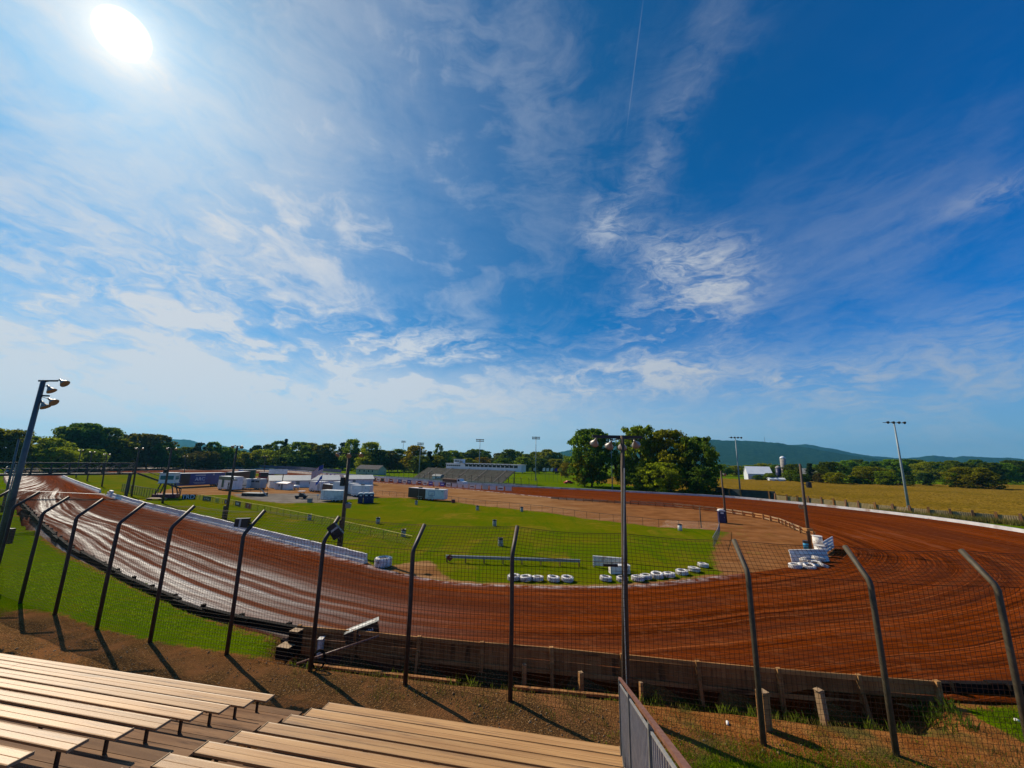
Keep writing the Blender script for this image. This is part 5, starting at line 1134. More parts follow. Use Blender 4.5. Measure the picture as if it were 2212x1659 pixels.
light_pole('slim dark pole beside the chain link fence right of the portable toilet', at(1515, 1140), far(1511, 1094, math.hypot(*at(1515, 1140).xy)), .1, .08, M_POLE, [], None, 'pole', name='slim_pole')

# ---- footbridge over the left straight
A = Vector((-90.7, 95.4, 0)); B = Vector((-106.5, 74.5, 0)); o = thing('footbridge', 'dark steel truss footbridge across the left straight', 'bridge', tuple(A), 0, world=True)
d = (B - A).normalized(); n = Vector((d.y, -d.x, 0)); L = (B - A).length; zb, zt_ = far(288, 1022, 132).z, far(288, 1001, 132).z
MB().bar(A + Z * (zb - .1), B + Z * (zb - .1), 1.8, .4).build('deck', M_DARKSTEEL, o)
for sg in (-.9, .9):
    for z in (zb, zt_, (zb + zt_) / 2): MB().bar(A + n * sg + Z * z, B + n * sg + Z * z, .2, .26 if z != (zb + zt_) / 2 else .1).build('chord', M_DARKSTEEL, o)
    for k in range(11):
        q = A + d * (L * k / 10) + n * sg; MB().bar(q + Z * zb, q + Z * zt_, .2, .2, up=d).build('upright', M_DARKSTEEL, o)
        if k < 10:
            q2 = A + d * (L * (k + 1) / 10) + n * sg; MB().bar((q if k < 5 else q2) + Z * zt_, (q2 if k < 5 else q) + Z * zb, .13, .13).build('diagonal', M_DARKSTEEL, o)
for E_, sg in ((A, -1), (B, 1)):
    for s2 in (-.8, .8): MB().bar(E_ + n * s2 + d * .5 * sg * -1, E_ + n * s2 + d * .5 * sg * -1 + Z * zb, .35, .35, up=d).build('tower_leg', M_DARKSTEEL, o)
s0 = A + Vector((.5, .4, zb)); s1 = Vector((-80.2, 97.2, 1.9)); 
for sg in (-.6, .6):
    MB().bar(s0 + n * sg, s1 + n * sg, .08, .32).build('stringer', M_DARKSTEEL, o); MB().bar(s0 + n * sg + Z * 1.1, s1 + n * sg + Z * 1.1, .06, .08).build('hand_rail', M_DARKSTEEL, o)
for k in range(14):
    q = s0.lerp(s1, (k + .5) / 14); MB().box(q, (.34, 1.25, .05), Matrix.Rotation(math.atan2(s1.y - s0.y, s1.x - s0.x), 3, 'Z')).build('tread', M_DARKSTEEL, o)
for sg in (-.6, .6): MB().bar(s1 + n * sg, Vector((s1.x, s1.y, 0)) + n * sg, .16, .16, up=d).build('stair_post', M_DARKSTEEL, o)
# ---- chalk line across the left straight
k0 = min(range(NP), key=lambda k: (INN[k][0] + 99) ** 2 + (INN[k][1] - 98) ** 2); mb = MB(); prev = None
for j in range(0, 61):
    f = j / 60; q = INN[k0] * (1 - f) + OUT[k0] * f; pt = Vector((q[0], q[1], .09 + ZO[k0] * f ** 1.15)); dv = Vector((OUT[k0][1] - INN[k0][1], INN[k0][0] - OUT[k0][0], 0)).normalized() * .22
    if prev: mb.quad(prev[0], prev[1], pt + dv, pt - dv)
    prev = (pt - dv, pt + dv)
o = mb.build('chalk_line', M_WHITE); tag(o, 'white chalk line across the left straight', None, None, 'structure')
# ---- officials' booth on legs
q = at(358, 1075); o = thing('lookout_booth', 'white booth with teal windows raised on dark legs', 'booth', tuple(q), .35); R_ = math.hypot(q.x, q.y); zb = far(358, 1043, R_).z; zt_ = far(358, 1022, R_).z
MB().box((0, 0, (zb + zt_) / 2), (3.0, 2.4, zt_ - zb)).build('cabin', M_TRWHITE, o); MB().box((0, 0, zt_ + .08), (3.4, 2.8, .16)).build('roof', M_TRWHITE, o)
MB().box((0, -1.22, (zb * .45 + zt_ * .55)), (2.5, .05, .9)).build('window', M_TEAL, o); MB().box((1.52, 0, (zb * .45 + zt_ * .55)), (.05, 1.8, .9)).build('side_window', M_TEAL, o)
for sx2, sy in ((-1, -1), (1, -1), (-1, 1), (1, 1)): MB().bar((sx2 * 1.9, sy * 1.3, 0), (sx2 * 1.0, sy * .9, zb), .2, .2, up=(0, 1, 0)).build('leg', M_DARKSTEEL, o)
MB().box((0, 0, zb - .05), (3.3, 2.7, .1)).build('floor', M_GREY, o); MB().box((.2, -.6, .45), (4.4, 2.0, .9)).build('base', M_RED, o)
q = at(355, 1081); o = thing('flatbed', 'low tan platform on the grass beside the booth', 'platform', tuple(at(338, 1080)), .1); MB().box((0, 0, .35), (3.4, 1.6, .12)).build('top', M_TAN, o)
for x_ in (-1.5, 1.5): MB().box((x_, 0, .15), (.15, 1.4, .3)).build('foot', M_TIMBER, o)
# playground-like pipe frame by the bridge tower
pts = [at(*q) for q in ((262, 1062), (285, 1067), (310, 1072), (345, 1078))]
post_fence('pipe_fence', 'dark pipe fence between the footbridge tower and the booth', [(p.x, p.y) for p in pts], 1.6, 2.0, M_DARKSTEEL, .07, pr=.06)
# ================================================================== beyond the track
# ---- grandstand on the far straight
SDIR = Vector((.824, -.566, 0)); SNRM = Vector((.566, .824, 0)); G0 = Vector((14, 145.5, 0))
def gs(al, off, z): return G0 + SDIR * al + SNRM * off + Z * z
M_STAND = pm('stand_boards', (0.40, 0.32, 0.22), (0.50, 0.41, 0.29), .8, .8, dirt=(0.30, 0.23, 0.16), dscale=.3)
M_ROOFD = pm('dull_shingle', (0.11, 0.10, 0.09), (0.15, 0.135, 0.12), 1, .9, spec=.05)
M_SIDING = pm('white_siding', (0.68, 0.70, 0.72), (0.60, 0.62, 0.65), .6, .6)
st = thing('grandstand', 'big wooden grandstand with a white press box on the far straight', 'grandstand', tuple(gs(-55, 9, 0)), 0, world=True)
NR = 20; A0, A1, O0, O1, Zb, Zt = -83, -27.5, 9.5, 19.5, .9, 5.9
for k in range(NR):
    f = k / NR; off = O0 + (O1 - O0) * f; z = Zb + (Zt - Zb) * f
    MB().bar(gs(A0, off, z), gs(A1, off, z), .36, .07).build('bench', M_STAND, st)
    MB().bar(gs(A0, off + .3, z - .12), gs(A1, off + .3, z - .12), .3, .26).build('riser', M_STAND, st)
for k in range(5):
    a = A0 + 6 + k * 11.2; MB().bar(gs(a, O0 - .2, Zb + .1), gs(a, O1, Zt + .1), .5, .05).build('aisle', M_ROOFD, st)
for k in range(9):
    a = A0 + .3 + k * (A1 - A0 - .6) / 8
    for off, z in ((O1 - .3, Zt - .3), (O0 + 5, Zb + 2.2)): MB().bar(gs(a, off, 0), gs(a, off, z), .25, .25, up=SDIR).build('column', M_TIMBERD, st)
    MB().bar(gs(a, O0, Zb - .3), gs(a, O1, Zt - .35), .2, .35).build('raker', M_TIMBERD, st)
Mx = Matrix((SDIR, SNRM, Z)).transposed()
def sbox(o, a0, a1, o0, o1, z0, z1, mat, nm): return MB().box((gs((a0 + a1) / 2, (o0 + o1) / 2, (z0 + z1) / 2)), (a1 - a0, o1 - o0, z1 - z0), Mx).build(nm, mat, o)
pb = sbox(st, -70.5, -60.5, 19.8, 23.5, 5.4, 8.1, M_SIDING, 'press_box'); sbox(st, -60.48, -24.5, 19.8, 23.5, 5.2, 8.3, M_SIDING, 'press_box'); sbox(st, -65.5, -60.6, 20, 23, 8.13, 10.3, M_SIDING, 'tower_room')
sbox(st, -60.7, -24.2, 19.4, 23.8, 8.32, 8.5, M_SIDING, 'roof_slab'); sbox(st, -70.8, -60.75, 19.4, 23.8, 8.12, 8.28, M_SIDING, 'roof_slab'); sbox(st, -65.8, -60.3, 19.7, 23.3, 10.32, 10.45, M_SIDING, 'roof_slab')
for k in range(13): sbox(st, -57.6 + k * 2.42, -55.6 + k * 2.42, 19.72, 19.8, 6.9, 8.0, M_GLASS, 'window')
for k in range(7): sbox(st, -70 + k * 1.35, -69 + k * 1.35, 19.72, 19.8, 6.9, 7.5, M_GLASS, 'window')
for k in range(3): sbox(st, -64.9 + k * 1.0, -64.1 + k * 1.0, 19.92, 20, 9.1, 9.7, M_GLASS, 'window')
for k in range(12): sbox(st, -58.2 + k * 2.42, -57.0 + k * 2.42, 19.5, 19.7, 8.0, 8.28, M_GLASS, 'awning')
sbox(st, -61.2, -59.4, 19.5, 19.78, 8.4, 9.6, M_GREY, 'scoreboard')

# ---- wall and catch fence of the far straight
ci = [k for k in range(NP) if OUT[k][1] > 88 or OUT[k][0] < -130]
step = 5; wl_ = thing('concrete_wall', 'long pale concrete wall round the outside of the far straight and turns', 'wall', (OUT[NSEG * 18][0], OUT[NSEG * 18][1], .5), 0, world=True); wl_['kind'] = 'thing'
M_WALLW = pm('chalky_wall', (0.62, 0.59, 0.58), (0.50, 0.47, 0.46), .5, .8, dirt=(0.30, 0.20, 0.16), dscale=.25)
M_WALLD = pm('dark_wall', (0.10, 0.10, 0.13), (0.15, 0.15, 0.18), .5, .8)
k = int(NSEG * 7.6)
while k < NSEG * 31:
    k2 = min(k + step, NSEG * 31); a, b_ = OUT[k % NP], OUT[k2 % NP]; mid = k / NSEG
    za, zb_ = ZO[k % NP], ZO[k2 % NP]; h_ = .55 if mid < 16.5 else .8
    MB().bar((a[0], a[1], za + h_ / 2 - .1), (b_[0], b_[1], zb_ + h_ / 2 - .1), .35, h_ + .2).build('wall_block', M_WALLW, wl_)
    if mid > 21: MB().bar((a[0], a[1], za + 2.0), (b_[0], b_[1], zb_ + 2.0), .12, 1.7).build('fence_sheet', M_WALLD if mid < 29 else M_GREY, wl_)
    k = k2
cf = thing('catch_fence', 'row of bent catch fence posts before the far grandstand', 'fence', tuple(gs(-55, 3, 0)), 0, world=True)
for k in range(26):
    a = -96 + k * 3.6; q = gs(a, 2.2, .3); MB().tube([q, q + Z * 3.0, q + Z * 3.6 - SNRM * .7], .09, 5).build('post', M_DARKSTEEL, cf)
MB().bar(gs(-96, 2.2, 3.3), gs(-6, 2.2, 3.3), .05, .05).build('cable', M_DARKSTEEL, cf); MB().bar(gs(-96, 2.3, .9), gs(-6, 2.3, .9), .15, .8).build('kick_board', M_STAND, cf)

# ---- dump truck crossing the far straight
q = at(985, 1051); o = thing('dump_truck', 'dump truck with rusty box and white cab on the far straight', 'truck', tuple(q), math.atan2(SDIR.y, SDIR.x))
MB().prism([(-6.0, 1.1), (-6.3, 2.7), (1.2, 2.7), (1.0, 1.1)], Vector((1, 0, 0)), Z, (0, -1.2, 0), (0, 2.4, 0)).build('dump_box', M_BROWNBOX, o); MB().box((-1, 0, .85), (10.5, 1.0, .3)).build('frame', M_DARKSTEEL, o)
MB().prism([(1.4, .8), (1.4, 3.0), (2.6, 3.05), (3.1, 2.2), (4.6, 1.95), (4.9, .8)], Vector((1, 0, 0)), Z, (0, -1.15, 0), (0, 2.3, 0)).build('cab', M_TRWHITE, o); MB().box((2.2, -1.17, 2.45), (.9, .03, .7)).build('side_window', M_GLASS, o)
for x_ in (-4.6, -3.3, 3.8):
    for y_ in (-1.2, .85): MB().cyl((x_, y_, .52), (x_, y_ + .35, .52), .52, .52, 14).build('wheel', M_RUBBER, o)
# ---- cream house and sheds beyond the far straight
p0, p1 = far(768, 1030, 262), far(816, 1032, 250)
gable('small_house', 'cream clapboard house beyond the far straight', (p0.x, p0.y), (p1.x, p1.y), 7, 3.4, 5.6, M_CREAM, M_ROOFD, wins=[(3, 2.2, 1.0, 1.2), (6.5, 2.2, 1.0, 1.2), (10, 2.2, 1.0, 1.2), (13, 2.2, 1, 1.2)], doors=[(8.4, 1, 2.1)])
p0, p1 = far(934, 1036, 196), far(952, 1037, 194); gable('shed', 'small white shed at the left end of the grandstand', (p0.x, p0.y), (p0.x + 4, p0.y - 1.5), 3, 2.2, 2.9, M_TRWHITE, M_GREY, doors=[(2, .9, 1.9)])
# ---- signs over the far left turn
for k, (a, m_) in enumerate([((60, 78), M_PALEGREY), ((91, 112), M_YEL), ((120, 142), M_PALEGREY), ((151, 176), M_ORANGE), ((218, 240), M_PINK)]):
    p0, p1 = far(a[0], 1006, 352), far(a[1], 1006, 352); o = thing('track_sign', '%s board from the left in the row over the far left turn' % ordinal(k + 1), 'sign', (p0.x, p0.y, 0), 0, 'boards over the far left turn', world=True)
    MB().bar((p0.x, p0.y, 5.0), (p1.x, p1.y, 5.0), .15, 2.8).build('panel', m_, o); MB().bar((p0.x, p0.y, 4.9), (p0.x, p0.y, 0), .2, .2).build('post', M_DARKSTEEL, o); MB().bar((p1.x, p1.y, 4.9), (p1.x, p1.y, 0), .2, .2).build('post', M_DARKSTEEL, o)

# ---- tall steel flood light masts
M_MAST = pm('mast_steel', (0.20, 0.25, 0.26), (0.26, 0.31, 0.32), .5, .45)
def mast(label, b, tz, wd, nl, two_rows=True, r0=.26):
    o = thing('floodlight_mast', label, 'light mast', (b.x, b.y, 0), 0, 'tall steel floodlight masts')
    MB().tube([(0, 0, -.3), (0, 0, tz * .5), (0, 0, tz)], [r0, r0 * .75, r0 * .5], 10).build('shaft', M_MAST, o, True); MB().cyl((0, 0, 0), (0, 0, 1.5), r0 * 1.5, r0 * 1.4, 10).build('base_sleeve', M_GREY, o)
    for r_ in range(2 if two_rows else 1):
        z = tz - r_ * .85; MB().box((0, 0, z), (wd, .12, .12)).build('cross_bar', M_DARKSTEEL, o)
        for k in range(nl):
            x_ = -wd / 2 + wd * (k + .5) / nl; MB().lathe([(.10, -.1), (.2, .1), (.34, .42), (.3, .42)], (x_, -.25, z + .1), 10, Matrix.Rotation(1.9, 3, 'X')).build('flood_lamp', M_DARKSTEEL, o)
mast('floodlight mast standing right of the far grandstand', at(1157, 1038), 23, 4.4, 6); mast('floodlight mast rising behind the far grandstand', far(1034, 1036, 215), 21.2, 4.4, 6); mast('floodlight mast left of the far grandstand', far(904, 1034, 225), 18.8, 3.6, 5); mast('distant floodlight mast over the trees above the trailers', far(866, 1034, 330), 24.0, 3.6, 5)
mast('floodlight mast left of the barn beside the dark fence', at(1600, 1072), 19.6, 4.6, 4, False); mast('floodlight mast rising from the crop field edge at right', at(1965, 1109), 21.2, 5.4, 4, False, .3); mast('slim floodlight mast before the big dark tree', at(1323, 1056), 19.5, 1.2, 2, False, .2)

# ---- corrugated fence along the crop field
px = [(1546, 1066), (1577, 1073), (1601, 1075), (1663, 1079), (1676, 1080), (1701, 1083), (1724, 1085), (1748, 1087), (1777, 1090), (1803, 1093), (1829, 1096), (1857, 1099), (1893, 1103), (1932, 1107), (1968, 1111), (2008, 1115), (2055, 1119), (2104, 1123), (2155, 1127), (2210, 1132), (2280, 1139), (2360, 1148)]
pts = [at(a, b_, .2) for a, b_ in px]; M_CORR = pm('weathered_tin', (0.30, 0.21, 0.09), (0.38, 0.27, 0.12), .7, .6, dirt=(0.18, 0.13, 0.07), dscale=.3); M_TARP = pm('dark_windscreen', (0.022, 0.03, 0.03), (0.035, 0.045, 0.045), 1, .8)
o = thing('tin_fence', 'tan corrugated fence with brown posts along the crop field', 'fence', tuple(pts[10]), 0, world=True)
for i, (a, b_) in enumerate(zip(pts[:-1], pts[1:])):
    d = (b_ - a); L = d.length; d /= L; n = Vector((d.y, -d.x, 0)); n = n if n.y < 0 else -n; dark = i < 4
    MB().box(a + n * .15 + Z * (1.2 if dark else .95), (.38, .3, 2.5 if dark else 1.95), Matrix.Rotation(random.uniform(-.1, .1), 3, 'Y') @ Matrix.Rotation(math.atan2(d.y, d.x), 3, 'Z')).build('post', M_TIMBERD if dark else M_BROWNBOX if i % 3 else M_TIMBERD, o)
    if dark: MB().bar(a + Z * 1.3, b_ + Z * 1.3, .05, 2.4).build('windscreen', M_TARP, o); continue
    mb = MB(); k = max(3, int(L / .3))
    for j in range(k):
        q = a + d * (L * (j + .5) / k); w_ = L / k
        mb.prism([(-w_ / 2, 0), (-w_ / 4, .07), (w_ / 4, .07), (w_ / 2, 0), (w_ / 2, -.02), (-w_ / 2, -.02)], d, n, q + Z * .05, Z * (1.35 + random.uniform(0, .04)))
    mb.build('tin_sheet', M_CORR, o)
sp = []
for a, b_ in zip(pts[12:-1], pts[13:]):
    for _ in range(60): q = a.lerp(b_, random.random()); sp.append((q.x + random.uniform(-2.6, -.2), q.y + random.uniform(-2.2, -.1)))
def shoots(name, label, spots, mat, hmin, hmax, per, wmin, wmax):
    V = []; F = []
    for x, y in spots:
        for _ in range(per):
            a = random.random() * 6.28; r = random.random() * .5; h = random.uniform(hmin, hmax); w_ = random.uniform(wmin, wmax); c = random.random() * 6.28; l = random.uniform(-.3, .3); n = len(V); bx, by = x + r * math.cos(a), y + r * math.sin(a)
            V += [(bx - w_ * math.cos(c), by - w_ * math.sin(c), 0), (bx + w_ * math.cos(c), by + w_ * math.sin(c), 0), (bx + l, by + l * .5, h)]; F.append((n, n + 1, n + 2))
    return tag(obj(name, np_mesh(name, np.array(V), np.array(F), False), mat), label, None, None, 'stuff')
shoots('weeds', 'tall dry weeds along the corrugated fence', sp, M_STRAW, .4, 1.4, 9, .03, .09)

# ---- farm
M_BARNW = pm('barn_white', (0.66, 0.67, 0.70), (0.56, 0.58, 0.62), .3, .6); M_BARNR = pm('barn_roof', (0.72, 0.74, 0.76), (0.64, 0.66, 0.69), .3, .4)
p0, p1 = at(1617, 1038), at(1670, 1039.7); o, a, d, n = gable('barn', 'white barn with pale metal roof beyond the crop field', (p0.x, p0.y), (p1.x, p1.y), 13, 4.8, 9.6, M_BARNW, M_BARNR, wins=[(4, 2.5, 1, 1.2), (9, 2.5, 1, 1.2)], doors=[(13, 3, 3.4)])
L = (p1 - p0).length; e = a + d * L; MB().box(e + d * .15 + n * 6.5 + Z * 2.2, (.25, 12.6, 4.4), Matrix((d, n, Z)).transposed()).build('red_end_wall', M_RED, o); MB().box(e + d * .2 + n * 6.5 + Z * 6.6, (.2, 1.2, 1.4), Matrix((d, n, Z)).transposed()).build('loft_window', M_GLASS, o)
def silo(label, q, r_, h_, mat, cap):
    o = thing('silo', label, 'silo', (q.x, q.y, 0), 0); MB().lathe([(r_, -.3), (r_, h_)], (0, 0, 0), 18).build('shaft', mat, o, True); MB().lathe([(r_ * 1.04, h_ - .1), (r_ * 1.02, h_ + .5), (r_ * .75, h_ + r_ * .65), (r_ * .3, h_ + r_ * .93), (.02, h_ + r_)], (0, 0, 0), 18).build('dome', cap, o, True)
    for k in range(int(h_ / 2.2)): MB().lathe([(r_ * 1.015, k * 2.2 + .6), (r_ * 1.015, k * 2.2 + .8)], (0, 0, 0), 18).build('hoop', mat, o)
M_SILO = pm('silo_stave', (0.34, 0.30, 0.27), (0.28, 0.25, 0.22), .5, .8)
silo('tall concrete silo with a white dome behind the barn', far(1695, 1030, 350), 1.8, 15.8, M_SILO, M_BARNR); silo('short dark silo with pale dome beside the barn', far(1683, 1030, 346), 1.8, 8.8, M_NAVY, M_SILO)
p0 = far(1737, 1036, 335); gable('farm_house', 'white farmhouse half hidden by dark trees', (p0.x, p0.y), (p0.x + 8, p0.y - 5), 8, 5.5, 9, M_BARNW, M_GREY, wins=[(2, 4.2, .9, 1.3), (5, 4.2, .9, 1.3), (7.5, 1.8, .9, 1.3)])
p0 = at(1676, 1041); gable('shed', 'low white farm shed below the barn end', (p0.x - 4, p0.y), (p0.x + 5, p0.y - 2), 4, 1.8, 2.6, M_BARNW, M_BARNR, doors=[(4, 2, 1.5)])
q = far(1652, 954, 4150); o = thing('radio_mast', 'thin radio mast on the crest of the long ridge', 'radio mast', (q.x, q.y, q.z - 30), 0); MB().cyl((0, 0, 0), (0, 0, 70), 2.0, 1.2, 6).build('lattice', M_GREY, o); MB().cyl((0, 0, 70), (0, 0, 78), .6, .3, 5).build('antenna', M_RED, o)

# ---- trees
def tree_proto(seed, h, wr, shape, leaf, nb, per, trunk_h=.22):
    """crown of leaf clumps on limbs; unit-free, real metres"""
    rs = np.random.default_rng(seed); V = []; F = []; mbt = MB()
    mbt.tube([(0, 0, -.5), (rs.normal() * .2, rs.normal() * .2, h * trunk_h), (rs.normal() * .4, rs.normal() * .4, h * .62)], [h * .022, h * .017, h * .007], 8)
    cs = []
    for k in range(nb):
        f = rs.random() ** .8; z = h * (trunk_h * .75 + (1 - trunk_h * .75) * f)
        if shape == 'oval': prof = math.sin(math.pi * min(1, .10 + .86 * f)) ** .6
        elif shape == 'round': prof = math.sqrt(max(0, 1 - (2 * (f * .92 + .04) - 1) ** 2)) ** .8
        elif shape == 'cone': prof = 1.02 - f
        else: prof = .45 + .55 * math.sin(math.pi * f)
        a = rs.random() * 2 * math.pi; lob = 1 + .22 * math.sin(a * 3 + seed) * math.cos(f * 7 + seed * 2); rr = h * wr * prof * lob * (rs.random() ** .42) * rs.uniform(.8, 1.1)
        s = h * (.045 + .085 * rs.random() ** 1.3) * (1.0 if shape != 'cone' else .62) * (.72 + .5 * (1 - f))
        cs.append((np.array([rr * math.cos(a), rr * math.sin(a), min(z, h - s * .55)]), s))
        if k % 6 == 0: mbt.tube([(0, 0, max(h * trunk_h * .8, z * .55)), (rr * .5 * math.cos(a), rr * .5 * math.sin(a), z * .8), (rr * .85 * math.cos(a), rr * .85 * math.sin(a), z * .95)], [h * .007, h * .005, h * .002], 4)
    for c, s in cs:
        d = rs.normal(size=(per, 3)); d /= np.linalg.norm(d, axis=1)[:, None]; r_ = s * rs.uniform(.45, 1.12, per) ; P_ = c + d * r_[:, None] * np.array([1.12, 1.12, .82])
        nrm = d + rs.normal(size=(per, 3)) * .55 + np.array([0, 0, .35]); nrm /= np.linalg.norm(nrm, axis=1)[:, None]
        t1 = np.cross(nrm, rs.normal(size=(per, 3))); t1 /= np.linalg.norm(t1, axis=1)[:, None]; t2 = np.cross(nrm, t1); ls = leaf * rs.uniform(.6, 1.35, per)
        n0 = len(V)
        for i in range(per):
            p_, a_, b_ = P_[i], t1[i] * ls[i], t2[i] * ls[i] * .75
            V += [p_ - a_, p_ - b_ * .9, p_ + a_, p_ + b_]; F.append((n0 + 4 * i, n0 + 4 * i + 1, n0 + 4 * i + 2, n0 + 4 * i + 3))
    return np_mesh('crown', np.array(V), np.array(F), False), mbt.mesh('trunk', True)
LM = {'dark': leaf_mat('leaves_dark', (0.045, 0.101, 0.011), (0.091, 0.154, 0.014), .12, .55), 'green': leaf_mat('leaves_green', (0.098, 0.168, 0.008), (0.168, 0.231, 0.011), .12, .58),
      'olive': leaf_mat('leaves_olive', (0.168, 0.196, 0.007), (0.252, 0.245, 0.010), .12, .58), 'gold': leaf_mat('leaves_gold', (0.294, 0.189, 0.008), (0.210, 0.175, 0.011), .12, .55), 'brown': leaf_mat('leaves_brown', (0.147, 0.105, 0.025), (0.105, 0.109, 0.020), .12, .42), 'conifer': leaf_mat('needles', (0.017, 0.042, 0.020), (0.031, 0.063, 0.022), .2, .15)}
M_BARK = pm('bark', (0.05, 0.036, 0.024), (0.085, 0.062, 0.042), 2, .9, .5, 6)
PROTO = {}
def protos():
    specs = [('oval', 20, .33, 140, 60), ('oval', 20, .40, 150, 60), ('oval', 20, .36, 130, 60), ('round', 18, .48, 170, 62), ('round', 18, .55, 180, 62), ('round', 18, .45, 150, 62), ('spread', 16, .45, 90, 60), ('cone', 20, .20, 120, 46), ('bush', 5, .62, 50, 60)]
    for i, (s, h, w_, nb, per) in enumerate(specs): PROTO.setdefault(s, []).append((tree_proto(11 + i, h, w_, 'round' if s == 'bush' else s, .42 if s != 'bush' else .2, nb, per, .12 if s not in ('bush', 'cone') else .04), h, w_))
protos()
_mcache = {}
def tree(label, base, height, width, shape, tint, idx=0, cat='tree', name='tree', group=None):
    (cm, tm), h, w_ = PROTO[shape][idx % len(PROTO[shape])]; key = (cm.name, tint)
    if key not in _mcache:
        m2 = cm.copy(); m2.materials.clear(); m2.materials.append(LM[tint]); _mcache[key] = m2
    o = thing(name, label, cat, (base[0], base[1], 0), random.random() * 6.28, group); sx2 = width / (2 * h * w_); o.scale = (sx2, sx2, height / h)
    obj('crown', _mcache[key], None, o); 
    if len(tm.materials) == 0: tm.materials.append(M_BARK)
    obj('trunk', tm, None, o); return o
# big trees beside the far straight: px x, px top, distance, px width, shape, tint, index
def put(px, pt, dist, pw, shape, tint, label, idx=0, name='tree', group=None, pb=1030):
    b = far(px, pb, dist); q = far(px, pt, dist); dr = ray(px, pb); mag = dist / math.hypot(dr.x, dr.y)
    return tree(label, b, max(2, q.z), pw / 831.0 * mag, shape, tint, idx, name=name, group=group)
BIG = [(1278, 928, 172, 104, 'round', 'dark', 'dense dark green tree just left of the centre light pole', 0), (1262, 985, 170, 60, 'round', 'olive', 'lower olive tree at the foot of the dense dark tree', 1),
       (1385, 922, 165, 100, 'round', 'green', 'tall mid-green tree just right of the centre light pole', 1), (1448, 930, 162, 100, 'round', 'olive', 'broad tree in the middle of the big clump', 0), (1505, 944, 158, 92, 'round', 'dark', 'rounded dark tree at the right end of the big clump', 1), (1350, 985, 176, 44, 'round', 'olive', 'small olive tree behind the centre light pole', 0),
       (1430, 1000, 150, 90, 'round', 'olive', 'lower leafy tree before the big clump', 1), (1515, 1010, 150, 70, 'spread', 'dark', 'low dark tree under the right end of the big clump', 0), (1395, 1010, 156, 70, 'round', 'dark', 'low dark tree under the left of the big clump', 0)]
for a in BIG: put(a[0], a[1], a[2], a[3], a[4], a[5], a[6], a[7])
# far tree line (px, top, dist, width, shape, tint)
TL = [(-40, 925, 300, 90, 'oval', 'olive'), (12, 928, 300, 80, 'oval', 'olive'), (45, 942, 330, 60, 'round', 'dark'), (92, 946, 300, 70, 'round', 'olive'), (128, 922, 330, 70, 'round', 'dark'), (165, 914, 335, 90, 'round', 'dark'), (210, 924, 335, 76, 'round', 'dark'), (120, 966, 290, 66, 'round', 'olive'), (180, 970, 300, 60, 'round', 'green'), (245, 948, 330, 60, 'round', 'olive'), (270, 936, 340, 66, 'round', 'brown'), (312, 938, 345, 76, 'round', 'brown'), (345, 956, 340, 50, 'round', 'dark'), (370, 968, 350, 44, 'oval', 'green'),
      (398, 966, 350, 50, 'round', 'dark'), (424, 956, 350, 46, 'spread', 'conifer'), (450, 954, 350, 42, 'spread', 'dark'), (436, 975, 335, 60, 'round', 'brown'), (480, 966, 350, 54, 'round', 'green'), (508, 973, 360, 50, 'round', 'dark'), (528, 978, 340, 46, 'round', 'olive'), (547, 962, 360, 30, 'round', 'conifer'), (570, 972, 340, 70, 'round', 'olive'), (572, 960, 370, 26, 'round', 'green'), (594, 952, 365, 50, 'spread', 'dark'), (608, 948, 360, 22, 'cone', 'conifer'), (612, 968, 350, 44, 'oval', 'dark'), (640, 955, 345, 60, 'round', 'green'), (664, 957, 350, 50, 'oval', 'olive'), (650, 975, 335, 70, 'round', 'dark'), (685, 962, 340, 44, 'oval', 'olive'), (703, 958, 345, 46, 'oval', 'dark'), (722, 975, 350, 40, 'round', 'dark'),
      (737, 956, 340, 26, 'oval', 'conifer'), (756, 949, 330, 48, 'oval', 'green'), (775, 968, 330, 40, 'round', 'dark'), (797, 955, 310, 54, 'oval', 'olive'), (812, 972, 305, 60, 'round', 'dark'), (790, 985, 300, 50, 'round', 'olive'), (838, 974, 310, 40, 'round', 'brown'), (858, 970, 315, 46, 'oval', 'dark'), (878, 966, 320, 16, 'cone', 'conifer'), (895, 963, 300, 50, 'oval', 'gold'), (905, 985, 285, 50, 'round', 'dark'), (925, 975, 310, 36, 'cone', 'conifer'), (944, 958, 330, 24, 'spread', 'dark'), (958, 975, 335, 40, 'round', 'green'), (940, 985, 320, 50, 'round', 'olive')]
TL += [(970 + k * 21 + random.uniform(-6, 6), 976 + 3 * math.sin(k * 1.7) + random.uniform(-4, 4), 400 + random.uniform(-25, 40), 38 + random.uniform(-5, 12), random.choice(['round', 'oval', 'round']), random.choice(['dark', 'green', 'olive', 'dark', 'brown'])) for k in range(12)]
TL += [(1042, 988, 330, 40, 'round', 'gold'), (1010, 990, 320, 36, 'round', 'olive'), (1085, 990, 330, 44, 'round', 'dark'), (1128, 988, 330, 40, 'round', 'green'), (1165, 990, 330, 44, 'round', 'dark'), (1200, 992, 330, 44, 'round', 'olive'), (1228, 986, 340, 40, 'oval', 'green'), (1222, 1000, 260, 30, 'round', 'gold')]
TL.sort(key=lambda q: q[0]); NMT = {'dark': 'dark green', 'green': 'mid-green', 'olive': 'olive-green', 'gold': 'golden autumn', 'brown': 'brownish', 'conifer': 'blue-green conifer'}
for i, (px_, pt_, ds, pw, shp, tint) in enumerate(TL):
    put(px_, pt_, ds, pw, shp, tint, '%s tree, %s from the left in the tree line behind the track' % (NMT[tint], ordinal(i + 1)), i, group='tree line behind the track')
